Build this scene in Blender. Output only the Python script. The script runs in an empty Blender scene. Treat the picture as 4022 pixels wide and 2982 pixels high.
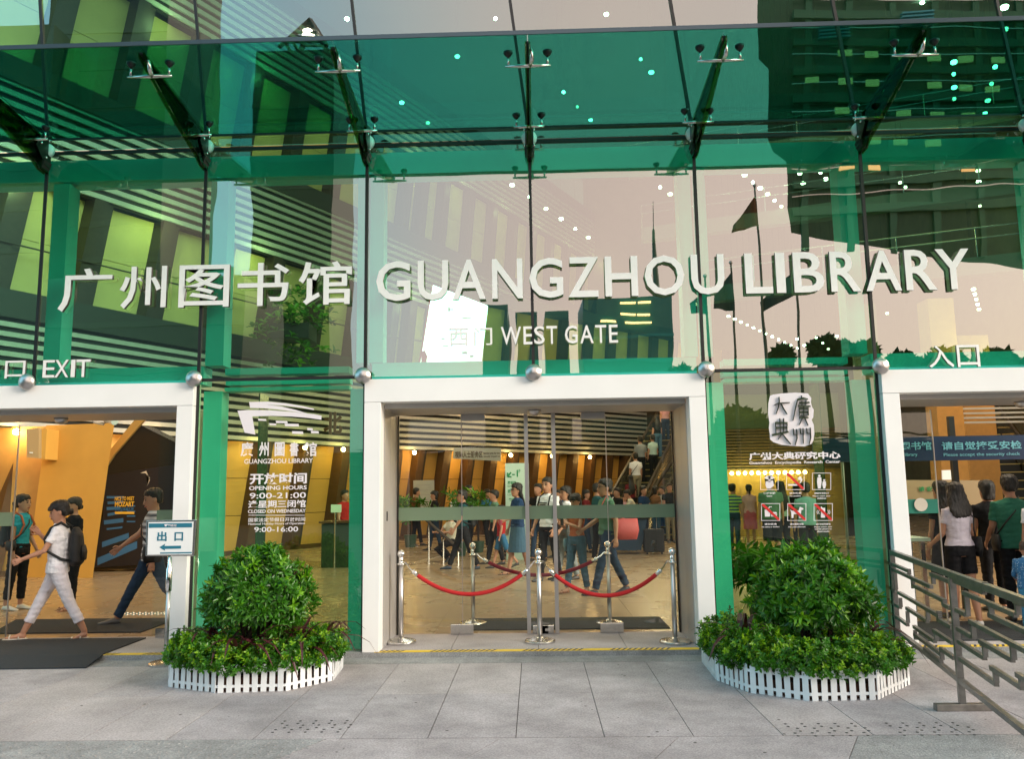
import bpy, bmesh, math, random
from mathutils import Vector, Matrix, noise
random.seed(7)
R_ = math.radians
S = bpy.context.scene
C = S.collection

# ------------------------------------------------------------------ camera
CAM = Vector((-0.0027, -8.698, 1.600))
FW = Vector((-0.025913, 0.990622, 0.134148)); RT = Vector((0.999498, 0.028125, -0.014618)); UP = Vector((0.018254, -0.133702, 0.990853))
cd = bpy.data.cameras.new('camera'); cam = bpy.data.objects.new('camera', cd); C.objects.link(cam)
m = Matrix((RT, UP, -FW)).transposed().to_4x4(); m.translation = CAM
cam.matrix_world = m
cd.lens = 36 * 3240 / 4022; cd.sensor_width = 36; cd.sensor_fit = 'HORIZONTAL'; cd.clip_start = 0.05; cd.clip_end = 3000
S.camera = cam

# ------------------------------------------------------------------ sky, sun, exposure
SUN_EL, SUN_AZ = R_(22), R_(116)
w = bpy.data.worlds.new('World'); S.world = w; w.use_nodes = True
nt = w.node_tree; nt.nodes.clear(); N = nt.nodes.new; L = nt.links.new
sky = N('ShaderNodeTexSky'); sky.sky_type = 'NISHITA'; sky.sun_disc = False; sky.sun_elevation = SUN_EL; sky.sun_rotation = SUN_AZ
sky.air_density = 1.2; sky.dust_density = 3.0; sky.ozone_density = 1.5
skb = N('ShaderNodeBackground'); skb.inputs['Strength'].default_value = 0.05; L(sky.outputs[0], skb.inputs[0])
tc = N('ShaderNodeTexCoord'); sp = N('ShaderNodeSeparateXYZ'); L(tc.outputs['Generated'], sp.inputs[0])
mr = N('ShaderNodeMapRange'); L(sp.outputs['X'], mr.inputs['Value']); mr.inputs['From Min'].default_value = -0.45; mr.inputs['From Max'].default_value = 0.1
mr.interpolation_type = 'SMOOTHSTEP'
no = N('ShaderNodeTexNoise'); no.inputs['Scale'].default_value = 2.2; no.inputs['Detail'].default_value = 5; L(tc.outputs['Generated'], no.inputs['Vector'])
mx = N('ShaderNodeMix'); mx.data_type = 'RGBA'; L(mr.outputs[0], mx.inputs[0])
mx.inputs[6].default_value = (0.26, 0.58, 0.70, 1); mx.inputs[7].default_value = (0.96, 0.73, 0.60, 1)
mv = N('ShaderNodeMapRange'); L(no.outputs['Fac'], mv.inputs['Value']); mv.inputs['From Min'].default_value = .25; mv.inputs['From Max'].default_value = .75
mv.inputs['To Min'].default_value = .9; mv.inputs['To Max'].default_value = 1.1
ob = N('ShaderNodeBackground'); L(mx.outputs[2], ob.inputs[0])
ms = N('ShaderNodeMath'); ms.operation = 'MULTIPLY'; L(mv.outputs[0], ms.inputs[0]); ms.inputs[1].default_value = 1.0; L(ms.outputs[0], ob.inputs['Strength'])
ad = N('ShaderNodeAddShader'); L(skb.outputs[0], ad.inputs[0]); L(ob.outputs[0], ad.inputs[1])
wo = N('ShaderNodeOutputWorld'); L(ad.outputs[0], wo.inputs[0])
sd = bpy.data.lights.new('sun', 'SUN'); sd.energy = 1.5; sd.angle = R_(22); sd.color = (1, .93, .84)
so = bpy.data.objects.new('sun', sd); C.objects.link(so)
sdir = Vector((math.cos(SUN_EL) * math.sin(SUN_AZ), math.cos(SUN_EL) * math.cos(SUN_AZ), math.sin(SUN_EL)))
so.rotation_euler = sdir.to_track_quat('Z', 'Y').to_euler(); so.location = (0, -20, 30)
S.view_settings.view_transform = 'Standard'; S.view_settings.look = 'None'; S.view_settings.gamma = 1; S.view_settings.use_curve_mapping = False
S.view_settings.exposure = 0.95
S.render.engine = 'CYCLES'
cy = S.cycles
cy.max_bounces = 10; cy.diffuse_bounces = 3; cy.glossy_bounces = 5; cy.transmission_bounces = 4; cy.transparent_max_bounces = 40
cy.caustics_reflective = False; cy.caustics_refractive = False; cy.sample_clamp_indirect = 6.0; cy.use_denoising = True
cy.use_adaptive_sampling = True; cy.adaptive_threshold = 0.015

# ------------------------------------------------------------------ pixel helpers (2228-wide view of the photo)
KX = 4022 / 2228
def ray(px, py): return FW + RT * ((px * KX - 2011) / 3240) - UP * ((py * KX - 1491) / 3240)
def W(px, py, Y): d = ray(px, py); return CAM + d * ((Y - CAM.y) / d.y)
def G(px, py, z=0.0): d = ray(px, py); return CAM + d * ((z - CAM.z) / d.z)

# ------------------------------------------------------------------ materials
MAT = {}
def mat(name, col, rough=.5, metal=0., var=.0, vs=8., bump=0., bs=40., spec=.5, emit=None, es=0., coat=0.):
    if name in MAT: return MAT[name]
    m = bpy.data.materials.new(name); m.use_nodes = True; nt = m.node_tree; b = nt.nodes['Principled BSDF']
    col = tuple(col) + (1,)
    b.inputs['Base Color'].default_value = col; b.inputs['Roughness'].default_value = rough; b.inputs['Metallic'].default_value = metal
    b.inputs['Specular IOR Level'].default_value = spec; b.inputs['Coat Weight'].default_value = coat
    tc = nt.nodes.new('ShaderNodeTexCoord')
    if var:
        n = nt.nodes.new('ShaderNodeTexNoise'); n.inputs['Scale'].default_value = vs; n.inputs['Detail'].default_value = 6; nt.links.new(tc.outputs['Object'], n.inputs['Vector'])
        r = nt.nodes.new('ShaderNodeMapRange'); r.inputs['From Min'].default_value = .3; r.inputs['From Max'].default_value = .7
        r.inputs['To Min'].default_value = 1 - var; r.inputs['To Max'].default_value = 1 + var; nt.links.new(n.outputs['Fac'], r.inputs['Value'])
        h = nt.nodes.new('ShaderNodeMix'); h.data_type = 'RGBA'; h.blend_type = 'MULTIPLY'; h.inputs[0].default_value = 1; h.inputs[6].default_value = col
        nt.links.new(r.outputs[0], h.inputs[7]); nt.links.new(h.outputs[2], b.inputs['Base Color'])
        r2 = nt.nodes.new('ShaderNodeMapRange'); r2.inputs['To Min'].default_value = max(0, rough - .08); r2.inputs['To Max'].default_value = min(1, rough + .08)
        nt.links.new(n.outputs['Fac'], r2.inputs['Value']); nt.links.new(r2.outputs[0], b.inputs['Roughness'])
    if bump:
        n = nt.nodes.new('ShaderNodeTexNoise'); n.inputs['Scale'].default_value = bs; n.inputs['Detail'].default_value = 4; nt.links.new(tc.outputs['Object'], n.inputs['Vector'])
        bp = nt.nodes.new('ShaderNodeBump'); bp.inputs['Strength'].default_value = bump; bp.inputs['Distance'].default_value = .02
        nt.links.new(n.outputs['Fac'], bp.inputs['Height']); nt.links.new(bp.outputs[0], b.inputs['Normal'])
    if emit: b.inputs['Emission Color'].default_value = tuple(emit) + (1,); b.inputs['Emission Strength'].default_value = es
    MAT[name] = m; return m

def glass(name, tint, refl, fres=1.0, rcol=(1, 1, 1), rough=0.0, wave=0.0):
    """a sheet: the outer face reflects and tints, the inner face only lets light on"""
    m = bpy.data.materials.new(name); m.use_nodes = True; nt = m.node_tree; nt.nodes.clear(); N = nt.nodes.new; L = nt.links.new
    t = N('ShaderNodeBsdfTransparent'); t.inputs[0].default_value = tuple(tint) + (1,)
    t2 = N('ShaderNodeBsdfTransparent'); g = N('ShaderNodeBsdfGlossy'); g.inputs['Color'].default_value = tuple(rcol) + (1,); g.inputs['Roughness'].default_value = rough
    f = N('ShaderNodeFresnel'); f.inputs[0].default_value = 1.45
    a = N('ShaderNodeMath'); a.operation = 'MULTIPLY_ADD'; a.use_clamp = True; L(f.outputs[0], a.inputs[0]); a.inputs[1].default_value = fres; a.inputs[2].default_value = refl
    mx = N('ShaderNodeMixShader'); L(a.outputs[0], mx.inputs[0]); L(t.outputs[0], mx.inputs[1]); L(g.outputs[0], mx.inputs[2])
    geo = N('ShaderNodeNewGeometry'); m2 = N('ShaderNodeMixShader'); L(geo.outputs['Backfacing'], m2.inputs[0]); L(mx.outputs[0], m2.inputs[1]); L(t2.outputs[0], m2.inputs[2])
    if wave:
        tcn = N('ShaderNodeTexCoord'); n = N('ShaderNodeTexNoise'); n.inputs['Scale'].default_value = 1.1; n.inputs['Detail'].default_value = 1; L(tcn.outputs['Object'], n.inputs['Vector'])
        bp = N('ShaderNodeBump'); bp.inputs['Strength'].default_value = 1; bp.inputs['Distance'].default_value = wave; L(n.outputs['Fac'], bp.inputs['Height']); L(bp.outputs[0], g.inputs['Normal'])
    o = N('ShaderNodeOutputMaterial'); L(m2.outputs[0], o.inputs[0]); MAT[name] = m; return m

def stripes(name, c1, c2, freq, rough=.8, thresh=.5, axis='Z', third=None):
    m = mat(name, c1, rough); nt = m.node_tree; b = nt.nodes['Principled BSDF']; N = nt.nodes.new; L = nt.links.new
    tc = N('ShaderNodeTexCoord'); s = N('ShaderNodeSeparateXYZ'); L(tc.outputs['Object'], s.inputs[0])
    a = N('ShaderNodeMath'); a.operation = 'MULTIPLY'; L(s.outputs[axis], a.inputs[0]); a.inputs[1].default_value = freq
    fr = N('ShaderNodeMath'); fr.operation = 'FRACT'; L(a.outputs[0], fr.inputs[0])
    g = N('ShaderNodeMath'); g.operation = 'GREATER_THAN'; L(fr.outputs[0], g.inputs[0]); g.inputs[1].default_value = thresh
    x = N('ShaderNodeMix'); x.data_type = 'RGBA'; L(g.outputs[0], x.inputs[0]); x.inputs[6].default_value = tuple(c1) + (1,); x.inputs[7].default_value = tuple(c2) + (1,)
    L(x.outputs[2], b.inputs['Base Color']); return m
def dots(name, c1, c2, scale, rad=.25):
    m = mat(name, c1, .8); nt = m.node_tree; b = nt.nodes['Principled BSDF']; N = nt.nodes.new; L = nt.links.new
    tc = N('ShaderNodeTexCoord'); v = N('ShaderNodeTexVoronoi'); v.inputs['Scale'].default_value = scale; v.inputs['Randomness'].default_value = .35; L(tc.outputs['Object'], v.inputs['Vector'])
    g = N('ShaderNodeMath'); g.operation = 'LESS_THAN'; L(v.outputs['Distance'], g.inputs[0]); g.inputs[1].default_value = rad
    x = N('ShaderNodeMix'); x.data_type = 'RGBA'; L(g.outputs[0], x.inputs[0]); x.inputs[6].default_value = tuple(c1) + (1,); x.inputs[7].default_value = tuple(c2) + (1,)
    L(x.outputs[2], b.inputs['Base Color']); return m

# ------------------------------------------------------------------ mesh builder
class MB:
    def __init__(s): s.v = []; s.f = []
    def prism(s, a, b, caps=True):
        n = len(a); o = len(s.v); s.v += [tuple(p) for p in a] + [tuple(p) for p in b]
        for i in range(n): j = (i + 1) % n; s.f.append((o + i, o + j, o + n + j, o + n + i))
        if caps: s.f.append(tuple(o + i for i in reversed(range(n)))); s.f.append(tuple(o + n + i for i in range(n)))
        return s
    def box(s, x0, x1, y0, y1, z0, z1):
        return s.prism([(x0, y0, z0), (x1, y0, z0), (x1, y1, z0), (x0, y1, z0)], [(x0, y0, z1), (x1, y0, z1), (x1, y1, z1), (x0, y1, z1)])
    def beam(s, p, q, w, h, up=(0, 0, 1)):
        p = Vector(p); q = Vector(q); d = (q - p).normalized(); u = Vector(up); r = d.cross(u).normalized() * w / 2; u = r.cross(d).normalized() * h / 2
        return s.prism([p - r - u, p + r - u, p + r + u, p - r + u], [q - r - u, q + r - u, q + r + u, q - r + u])
    def loft(s, secs, n=12, caps=True):
        """secs: (centre, u, v) ellipse axes"""
        o = len(s.v)
        for c, u, v in secs:
            c = Vector(c); u = Vector(u); v = Vector(v)
            for i in range(n): a = 2 * math.pi * i / n; s.v.append(tuple(c + u * math.cos(a) + v * math.sin(a)))
        for k in range(len(secs) - 1):
            for i in range(n): j = (i + 1) % n; s.f.append((o + k * n + i, o + k * n + j, o + (k + 1) * n + j, o + (k + 1) * n + i))
        if caps: s.f.append(tuple(o + i for i in reversed(range(n)))); t = o + (len(secs) - 1) * n; s.f.append(tuple(t + i for i in range(n)))
        return s
    def tube(s, pts, r, n=8, caps=True, flat=1.0):
        pts = [Vector(p) for p in pts]; rs = r if isinstance(r, (list, tuple)) else [r] * len(pts); secs = []; u = None
        for i, p in enumerate(pts):
            d = (pts[min(i + 1, len(pts) - 1)] - pts[max(i - 1, 0)]).normalized()
            if u is None: u = d.orthogonal().normalized() if abs(d.x) > .9 else d.cross(Vector((1, 0, 0))).normalized()
            u = (u - d * u.dot(d)).normalized(); v = d.cross(u)
            secs.append((p, u * rs[i], v * rs[i] * flat))
        return s.loft(secs, n, caps)
    def lathe(s, c, prof, n=20, ax='z'):
        c = Vector(c); secs = []
        for r, z in prof:
            if ax == 'z': secs.append((c + Vector((0, 0, z)), Vector((r, 0, 0)), Vector((0, r, 0))))
            else: secs.append((c + Vector((0, z, 0)), Vector((r, 0, 0)), Vector((0, 0, -r))))
        return s.loft(secs, n)
    def ell(s, c, a, b, h, n=12, k=7):
        secs = []
        for i in range(k + 1):
            t = -math.pi / 2 + math.pi * i / k; r = max(.02, math.cos(t)); secs.append((Vector(c) + Vector((0, 0, math.sin(t) * h)), Vector((a * r, 0, 0)), Vector((0, b * r, 0))))
        return s.loft(secs, n)
    def poly(s, pts): o = len(s.v); s.v += [tuple(p) for p in pts]; s.f.append(tuple(range(o, o + len(pts)))); return s
    def build(s, name, material, parent=None, smooth=False, kind=None, label=None, local=False, bevel=0):
        me = bpy.data.meshes.new(name); me.from_pydata([tuple(v) for v in s.v], [], s.f); me.update()
        if smooth: me.polygons.foreach_set('use_smooth', [True] * len(me.polygons))
        if material and material.name.endswith('glass'):
            bm = bmesh.new(); bm.from_mesh(me); bmesh.ops.recalc_face_normals(bm, faces=bm.faces); bm.to_mesh(me); bm.free()
        return link(name, me, material, parent, kind, label, local, bevel, smooth)
def link(name, me, material, parent=None, kind=None, label=None, local=False, bevel=0, smooth=False):
    o = bpy.data.objects.new(name, me)
    if material and not me.materials: me.materials.append(material)
    C.objects.link(o)
    if parent is not None:
        o.parent = parent
        if not local: o.matrix_parent_inverse = wm(parent).inverted()
    if kind: o['kind'] = kind
    if label: o['label'] = label
    if bevel:
        b = o.modifiers.new('bevel', 'BEVEL'); b.width = bevel; b.segments = 2; b.limit_method = 'ANGLE'
    elif smooth:
        pass
    return o
def wm(o):
    m = Matrix.Translation(o.location) @ o.rotation_euler.to_matrix().to_4x4() @ Matrix.Diagonal(o.scale).to_4x4()
    return (wm(o.parent) @ o.matrix_parent_inverse @ m) if o.parent else m
def thing(name, label, cat, loc=(0, 0, 0), rz=0., group=None):
    o = bpy.data.objects.new(name, None); o.empty_display_size = .2; C.objects.link(o); o.location = loc; o.rotation_euler = (0, 0, rz)
    return tag(o, label, cat, group)
def tag(o, label=None, cat=None, group=None, kind=None):
    if label: o['label'] = label
    if cat: o['category'] = cat
    if group: o['group'] = group
    if kind: o['kind'] = kind
    return o
def copy_tree(o, parent=None):
    c = o.copy(); C.objects.link(c)
    if parent: c.parent = parent
    for ch in list(o.children): copy_tree(ch, c)
    return c
def box(name, material, parent, x0, x1, y0, y1, z0, z1, **k): return MB().box(x0, x1, y0, y1, z0, z1).build(name, material, parent, **k)

_dg = None
def text(s, name, material, parent, x0, x1, z0, z1, y, ext=.0, bold=0., M=None, keep=False, label=None):
    """flat or raised lettering fitted to a rectangle of an upright plane facing -y; M moves it elsewhere"""
    cu = bpy.data.curves.new(name, 'FONT'); cu.body = s; cu.size = 1; cu.extrude = .01; cu.offset = bold; cu.resolution_u = 3
    to = bpy.data.objects.new('lettering_curve', cu); C.objects.link(to); bpy.context.view_layer.update()
    me = bpy.data.meshes.new_from_object(to.evaluated_get(bpy.context.evaluated_depsgraph_get()))
    bpy.data.objects.remove(to); bpy.data.curves.remove(cu)
    xs = [v.co.x for v in me.vertices]; ys = [v.co.y for v in me.vertices]
    ax, bx, ay, by = min(xs), max(xs), min(ys), max(ys)
    sx = (x1 - x0) / max(1e-6, bx - ax); sy = (z1 - z0) / max(1e-6, by - ay)
    if keep: sx = sy = min(sx, sy)
    for v in me.vertices:
        zf = 1 if v.co.z > 0 else 0
        p = Vector((x0 + (v.co.x - ax) * sx, y - (ext if zf else 0), z0 + (v.co.y - ay) * sy))
        v.co = M @ p if M else p
    me.name = name
    return link(name, me, material, parent, label=label)
def textp(s, name, material, parent, px0, py0, px1, py1, Y, ext=.002, bold=0., label=None):
    a = W(px0, (py0 + py1) / 2, Y); b = W(px1, (py0 + py1) / 2, Y); t = W((px0 + px1) / 2, py0, Y); u = W((px0 + px1) / 2, py1, Y)
    return text(s, name, material, parent, a.x, b.x, u.z, t.z, Y, ext, bold, label=label)
def flat(pts, Y, depth, name, material, parent, **k):
    """polygon of view points standing at depth Y, given a real thickness"""
    a = [W(x, y, Y) for x, y in pts]; a = [(p.x, Y, p.z) for p in a]; b = [(p[0], Y + depth, p[2]) for p in a]
    return MB().prism(a, b).build(name, material, parent, **k)
# ------------------------------------------------------------------ palette
GL = glass('facade_glass', (.30, .74, .52), .235, 1.0, (1.0, .97, .92), wave=.0022)
GLL = glass('lower_facade_glass', (.58, .82, .56), .08, 1.0, (.9, 1.0, .92))
GLU = glass('upper_facade_glass', (.24, .70, .54), .215, 1.0, (.96, 1.0, .98), wave=.0010)
GC = glass('canopy_glass', (.055, .40, .31), .02, .35, (.3, .8, .6))
GR = glass('rib_glass', (.16, .26, .06), .02, .5, (.8, 1, .8))
GD = glass('door_glass', (.90, .96, .88), .03, .8)
GB = mat('frosted_band', (.24, .34, .23), .4)
_n = GB.node_tree; _t = _n.nodes.new('ShaderNodeBsdfTransparent'); _t.inputs[0].default_value = (.7, .9, .7, 1); _m = _n.nodes.new('ShaderNodeMixShader'); _m.inputs[0].default_value = .72
_n.links.new(_t.outputs[0], _m.inputs[1]); _n.links.new(_n.nodes['Principled BSDF'].outputs[0], _m.inputs[2]); _n.links.new(_m.outputs[0], _n.nodes['Material Output'].inputs['Surface'])
M_white = mat('white_painted_metal', (.88, .88, .87), .32, var=.03, vs=1.6)
M_reveal = mat('grey_aluminium_reveal', (.46, .45, .44), .38, .3, var=.04, vs=3)
M_steel = mat('brushed_stainless_steel', (.62, .61, .59), .22, 1., var=.05, vs=30)
M_letter = mat('brushed_letter_face', (.88, .87, .86), .38, .05, var=.03, vs=14)
M_sat = mat('satin_steel', (.55, .53, .52), .34, 1.)
M_black = mat('black_silicone', (.006, .008, .008), .45)
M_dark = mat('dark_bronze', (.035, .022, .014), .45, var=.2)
M_frame = mat('teal_painted_steel', (.11, .72, .76), .45, var=.04, vs=4)
M_pave = mat('grey_granite', (.375, .358, .375), .72, var=.13, vs=6, bump=.5, bs=160)
M_pave2 = mat('blue_grey_granite', (.31, .32, .325), .8, var=.16, vs=9, bump=.8, bs=90)
M_pave3 = mat('warm_granite', (.395, .372, .38), .7, var=.09, vs=4, bump=.25, bs=300)
for mm in (M_pave, M_pave2, M_pave3):      # mineral speckle of the granite
    nt = mm.node_tree; b = nt.nodes['Principled BSDF']; src = b.inputs['Base Color'].links[0].from_socket
    tc = nt.nodes.new('ShaderNodeTexCoord'); n = nt.nodes.new('ShaderNodeTexNoise'); n.inputs['Scale'].default_value = 75; n.inputs['Detail'].default_value = 2
    nt.links.new(tc.outputs['Object'], n.inputs['Vector']); r = nt.nodes.new('ShaderNodeMapRange'); r.inputs['From Min'].default_value = .3; r.inputs['From Max'].default_value = .7
    r.inputs['To Min'].default_value = .74; r.inputs['To Max'].default_value = 1.2; nt.links.new(n.outputs['Fac'], r.inputs['Value'])
    n2 = nt.nodes.new('ShaderNodeTexNoise'); n2.inputs['Scale'].default_value = 1.3; n2.inputs['Detail'].default_value = 5; nt.links.new(tc.outputs['Object'], n2.inputs['Vector'])
    r2 = nt.nodes.new('ShaderNodeMapRange'); r2.inputs['From Min'].default_value = .35; r2.inputs['From Max'].default_value = .7; r2.inputs['To Min'].default_value = 1.10; r2.inputs['To Max'].default_value = .74
    nt.links.new(n2.outputs['Fac'], r2.inputs['Value']); q = nt.nodes.new('ShaderNodeMath'); q.operation = 'MULTIPLY'; nt.links.new(r.outputs[0], q.inputs[0]); nt.links.new(r2.outputs[0], q.inputs[1])
    h = nt.nodes.new('ShaderNodeMix'); h.data_type = 'RGBA'; h.blend_type = 'MULTIPLY'; h.inputs[0].default_value = 1
    nt.links.new(src, h.inputs[6]); nt.links.new(q.outputs[0], h.inputs[7]); nt.links.new(h.outputs[2], b.inputs['Base Color'])
M_floor = mat('beige_polished_stone', (.35, .25, .15), .28, var=.03, vs=1.2)
M_mat = mat('dark_rubber_mat', (.022, .028, .034), .95, var=.25, vs=60, bump=.6, bs=250)
M_yel = mat('yellow_paint', (.72, .50, .03), .6, var=.12, vs=20)
M_panel = mat('cream_wall_panel', (.66, .36, .075), .6, var=.05, vs=2)
M_panelg = mat('pale_stone_panel', (.62, .50, .18), .6, var=.06, vs=2)
M_slat = mat('aluminium_slat', (.50, .50, .46), .4, .2, var=.05, vs=5)
M_void = mat('dark_void', (.012, .013, .012), .8)
M_fascia = mat('dark_fascia', (.03, .035, .03), .4)
M_wood = mat('brown_lining', (.085, .040, .014), .5, var=.15, vs=6)
M_ceil = mat('dark_hall_ceiling', (.10, .10, .09), .8)
M_ink = mat('dark_ink', (.02, .02, .02), .6)
M_vinyl = mat('white_vinyl', (.80, .76, .80), .5)
M_vred = mat('red_vinyl', (.62, .02, .02), .5)
M_soil = mat('soil', (.03, .018, .010), .95, bump=.8, bs=60)
M_pot = mat('brown_plastic_pot', (.09, .035, .02), .5)
M_pick = mat('white_plastic_picket', (.74, .78, .80), .45, var=.04, vs=20)
M_rail = mat('weathered_steel_tube', (.20, .19, .175), .40, .7, var=.25, vs=14, bump=.1, bs=120)
M_rope = mat('red_velvet_rope', (.50, .008, .012), .75, bump=.5, bs=400)
M_chrome = mat('chrome', (.80, .80, .80), .08, 1.)
M_screen = mat('lit_screen_surface', (.8, .8, .8), .5, emit=(1, 1, 1), es=2.6)
M_bulb = mat('warm_lamp_bulb', (1, .9, .7), .5, emit=(1, .72, .30), es=30)
M_spot = mat('downlight_lens', (1, .95, .85), .5, emit=(1, .88, .66), es=26)
M_spots = [M_spot, mat('downlight_lens_dim', (1, .95, .85), .5, emit=(1, .80, .50), es=6), mat('downlight_lens_mid', (1, .95, .85), .5, emit=(1, .86, .60), es=13)]
M_skin = mat('skin', (.46, .235, .145), .55, var=.05, vs=10)
M_hair = mat('black_hair', (.010, .008, .007), .38, bump=.4, bs=200)
def cloth(name, col, **k): return mat('cloth_' + name, col, .85, var=.07, vs=9, bump=.5, bs=22, spec=.2, **k)
# ================================================================== ground
B = 1.8; ZG = -0.05; ZB = 2.83; ZS = 5.45
pv = MB().box(-60, 60, -160, -.10, -.30, ZG - .012).build('pavement', mat('dark_joint_mortar', (.10, .10, .10), .95), kind='structure')
def slab(pts, z0, z1, m): return MB().prism([(x, y, z0) for x, y in pts], [(x, y, z1) for x, y in pts]).build('paving_slab', m, pv)
x = -9.12
while x < 9:
    for (ya, yb) in ((-2.86, -1.64), (-1.64, -.42)):
        g = .003; gy = .0012
        dz = random.uniform(-.0008, .0008)
        slab([(x + g, ya + gy), (x + .597 - g, ya + gy), (x + .597 - g, yb - gy), (x + g, yb - gy)], ZG - .011, ZG + dz, random.choice((M_pave, M_pave, M_pave3)))
    x += .597
sh = 0.55     # the front rows are laid askew
for r in range(3):
    y1 = -2.866 - r * 1.2; y0 = y1 - 1.2
    xx = -7.4 + (r % 2) * .4
    while xx < 7:
        w = 1.19; m = M_pave
        if r == 0 and (-4.6 < xx < -1.9 or 1.7 < xx < 2.4): m = M_pave2
        a0, a1 = xx + sh * (y0 + 2.86) * .9, xx + sh * (y1 + 2.86) * .9
        slab([(a0 + .003, y0 + .003), (a0 + w - .003, y0 + .003), (a1 + w - .003, y1 - .003), (a1 + .003, y1 - .003)], ZG - .011, ZG + random.uniform(-.001, .001), m)
        xx += w
kerb = MB().box(-9, 9, -.417, -.123, ZG - .011, ZG + .002).build('kerb_strip', M_pave2, pv)
# drain holes in the slabs
hm = MB()
for (hx, hy) in ((-1.87, -2.45), (1.72, -2.62), (2.42, -2.62)):
    for i in range(5):
        for j in range(3):
            for e in (-.055, .055):
                cx_, cy_ = hx + i * .115 + (j % 2) * .05, hy - j * .11 + e * .6
                hm.lathe((cx_, cy_, ZG + .0005), [(.011, 0), (.011, .0016)], 6)
hm.build('drain_holes', M_ink, pv, kind='stuff')
hm = MB()   # raised studs of the rough tactile corner
for i in range(46):
    for j in range(9):
        cx_, cy_ = -4.9 + i * .075, -2.95 - j * .06
        if random.random() < .8: hm.lathe((cx_ + random.uniform(-.01, .01), cy_, ZG + .0005), [(.013, 0), (.009, .004)], 6)
_h = hm; gum = MB()
for i in range(90):
    gx, gy_ = random.uniform(-5, 4), random.uniform(-4.2, -.5); gr = random.choice((.004, .006, .008, .012)); gum.lathe((gx, gy_, ZG + .0008), [(gr, 0), (gr * .7, .001)], 7)
gum.build('dirt_spots', mat('dark_gum', (.09, .085, .08), .9), pv, kind='stuff')
_h.build('tactile_studs', M_pave2, pv, kind='stuff')

fl = MB().box(-30, 30, -.12, 48, -.30, -.012).build('hall_floor', M_floor, kind='structure')
for i in range(-8, 8):
    for j in range(0, 13):
        x0, y0 = i * 1.2, 0.98 + j * 1.2
        MB().box(x0 + .002, x0 + 1.198, y0 + .002, y0 + 1.198, -.012, random.uniform(-.0006, .0006)).build('floor_tile', M_floor, fl)
for i in range(-9, 9):
    x0 = i * .9
    MB().box(x0 + .003, x0 + .897, -.118, .974, -.012, random.uniform(-.0005, .0005)).build('threshold_slab', M_pave3 if abs(x0) < 9 else M_floor, fl)
MB().box(-30, 30, 16.6, 48, -.012, 0).build('far_floor', M_floor, fl)
for x0 in (-22, 9.61): MB().box(x0, x0 + 12.38, .98, 16.598, -.012, 0).build('side_floor', M_floor, fl)
# hazard tape on the step edges
for n, (xa, xb) in enumerate(((-1.66, 1.62), (-4.60, -3.72), (3.7, 6.5))):
    tp = tag(MB().box(xa, xb, -.116, -.012, .001, .0035).build('hazard_tape', M_yel),
             ['yellow and black striped tape along the step of the roped off middle doorway', 'short yellow and black striped tape on the step by the exit mat', 'yellow and black striped tape on the step of the right hand entrance'][n], 'tape', 'hazard tapes on the steps')
    t = xa + .01
    while t < xb - .08:
        if not (.30 < ((t - xa) / .9) % 1 < .62):
            MB().prism([(t, -.114, .0036), (t + .026, -.114, .0036), (t + .075, -.014, .0036), (t + .049, -.014, .0036)],
                       [(t, -.114, .0042), (t + .026, -.114, .0042), (t + .075, -.014, .0042), (t + .049, -.014, .0042)]).build('black_stripe', M_ink, tp)
        t += .055
# mats
def mat_thing(pts, z, lab):
    return tag(MB().prism([(x, y, z) for x, y in pts], [(x, y, z + .012) for x, y in pts]).build('floor_mat', M_mat), lab, 'mat', 'dark floor mats')
om = MB()
om.prism([(-8.2, -.62, ZG + .002), (-4.40, -.50, ZG + .002), (-4.43, -.125, .001), (-8.2, -.125, .001)], [(-8.2, -.62, ZG + .014), (-4.40, -.50, ZG + .014), (-4.43, -.125, .014), (-8.2, -.125, .014)])
tag(om.build('floor_mat', M_mat), 'large charcoal rubber mat sloping out of the left exit onto the paving', 'mat', 'dark floor mats')
mat_thing([(-8.2, -.12), (-4.45, -.12), (-4.45, .85), (-8.2, .85)], .001, 'charcoal rubber mat lying in the left exit doorway')
mat_thing([(-6.5, 1.25), (-4.7, 1.25), (-4.7, 2.35), (-6.9, 2.35)], .001, 'brown grey mat just inside the left exit behind the outer mat')
mat_thing([(-.86, 1.15), (1.52, 1.15), (1.52, 2.0), (-.86, 2.0)], .001, 'dark rectangular mat lying behind the closed middle glass doors')
mat_thing([(4.0, .2), (7.2, .2), (7.2, 1.4), (4.0, 1.4)], .001, 'dark mat in the right hand entrance under the queue')

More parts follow.
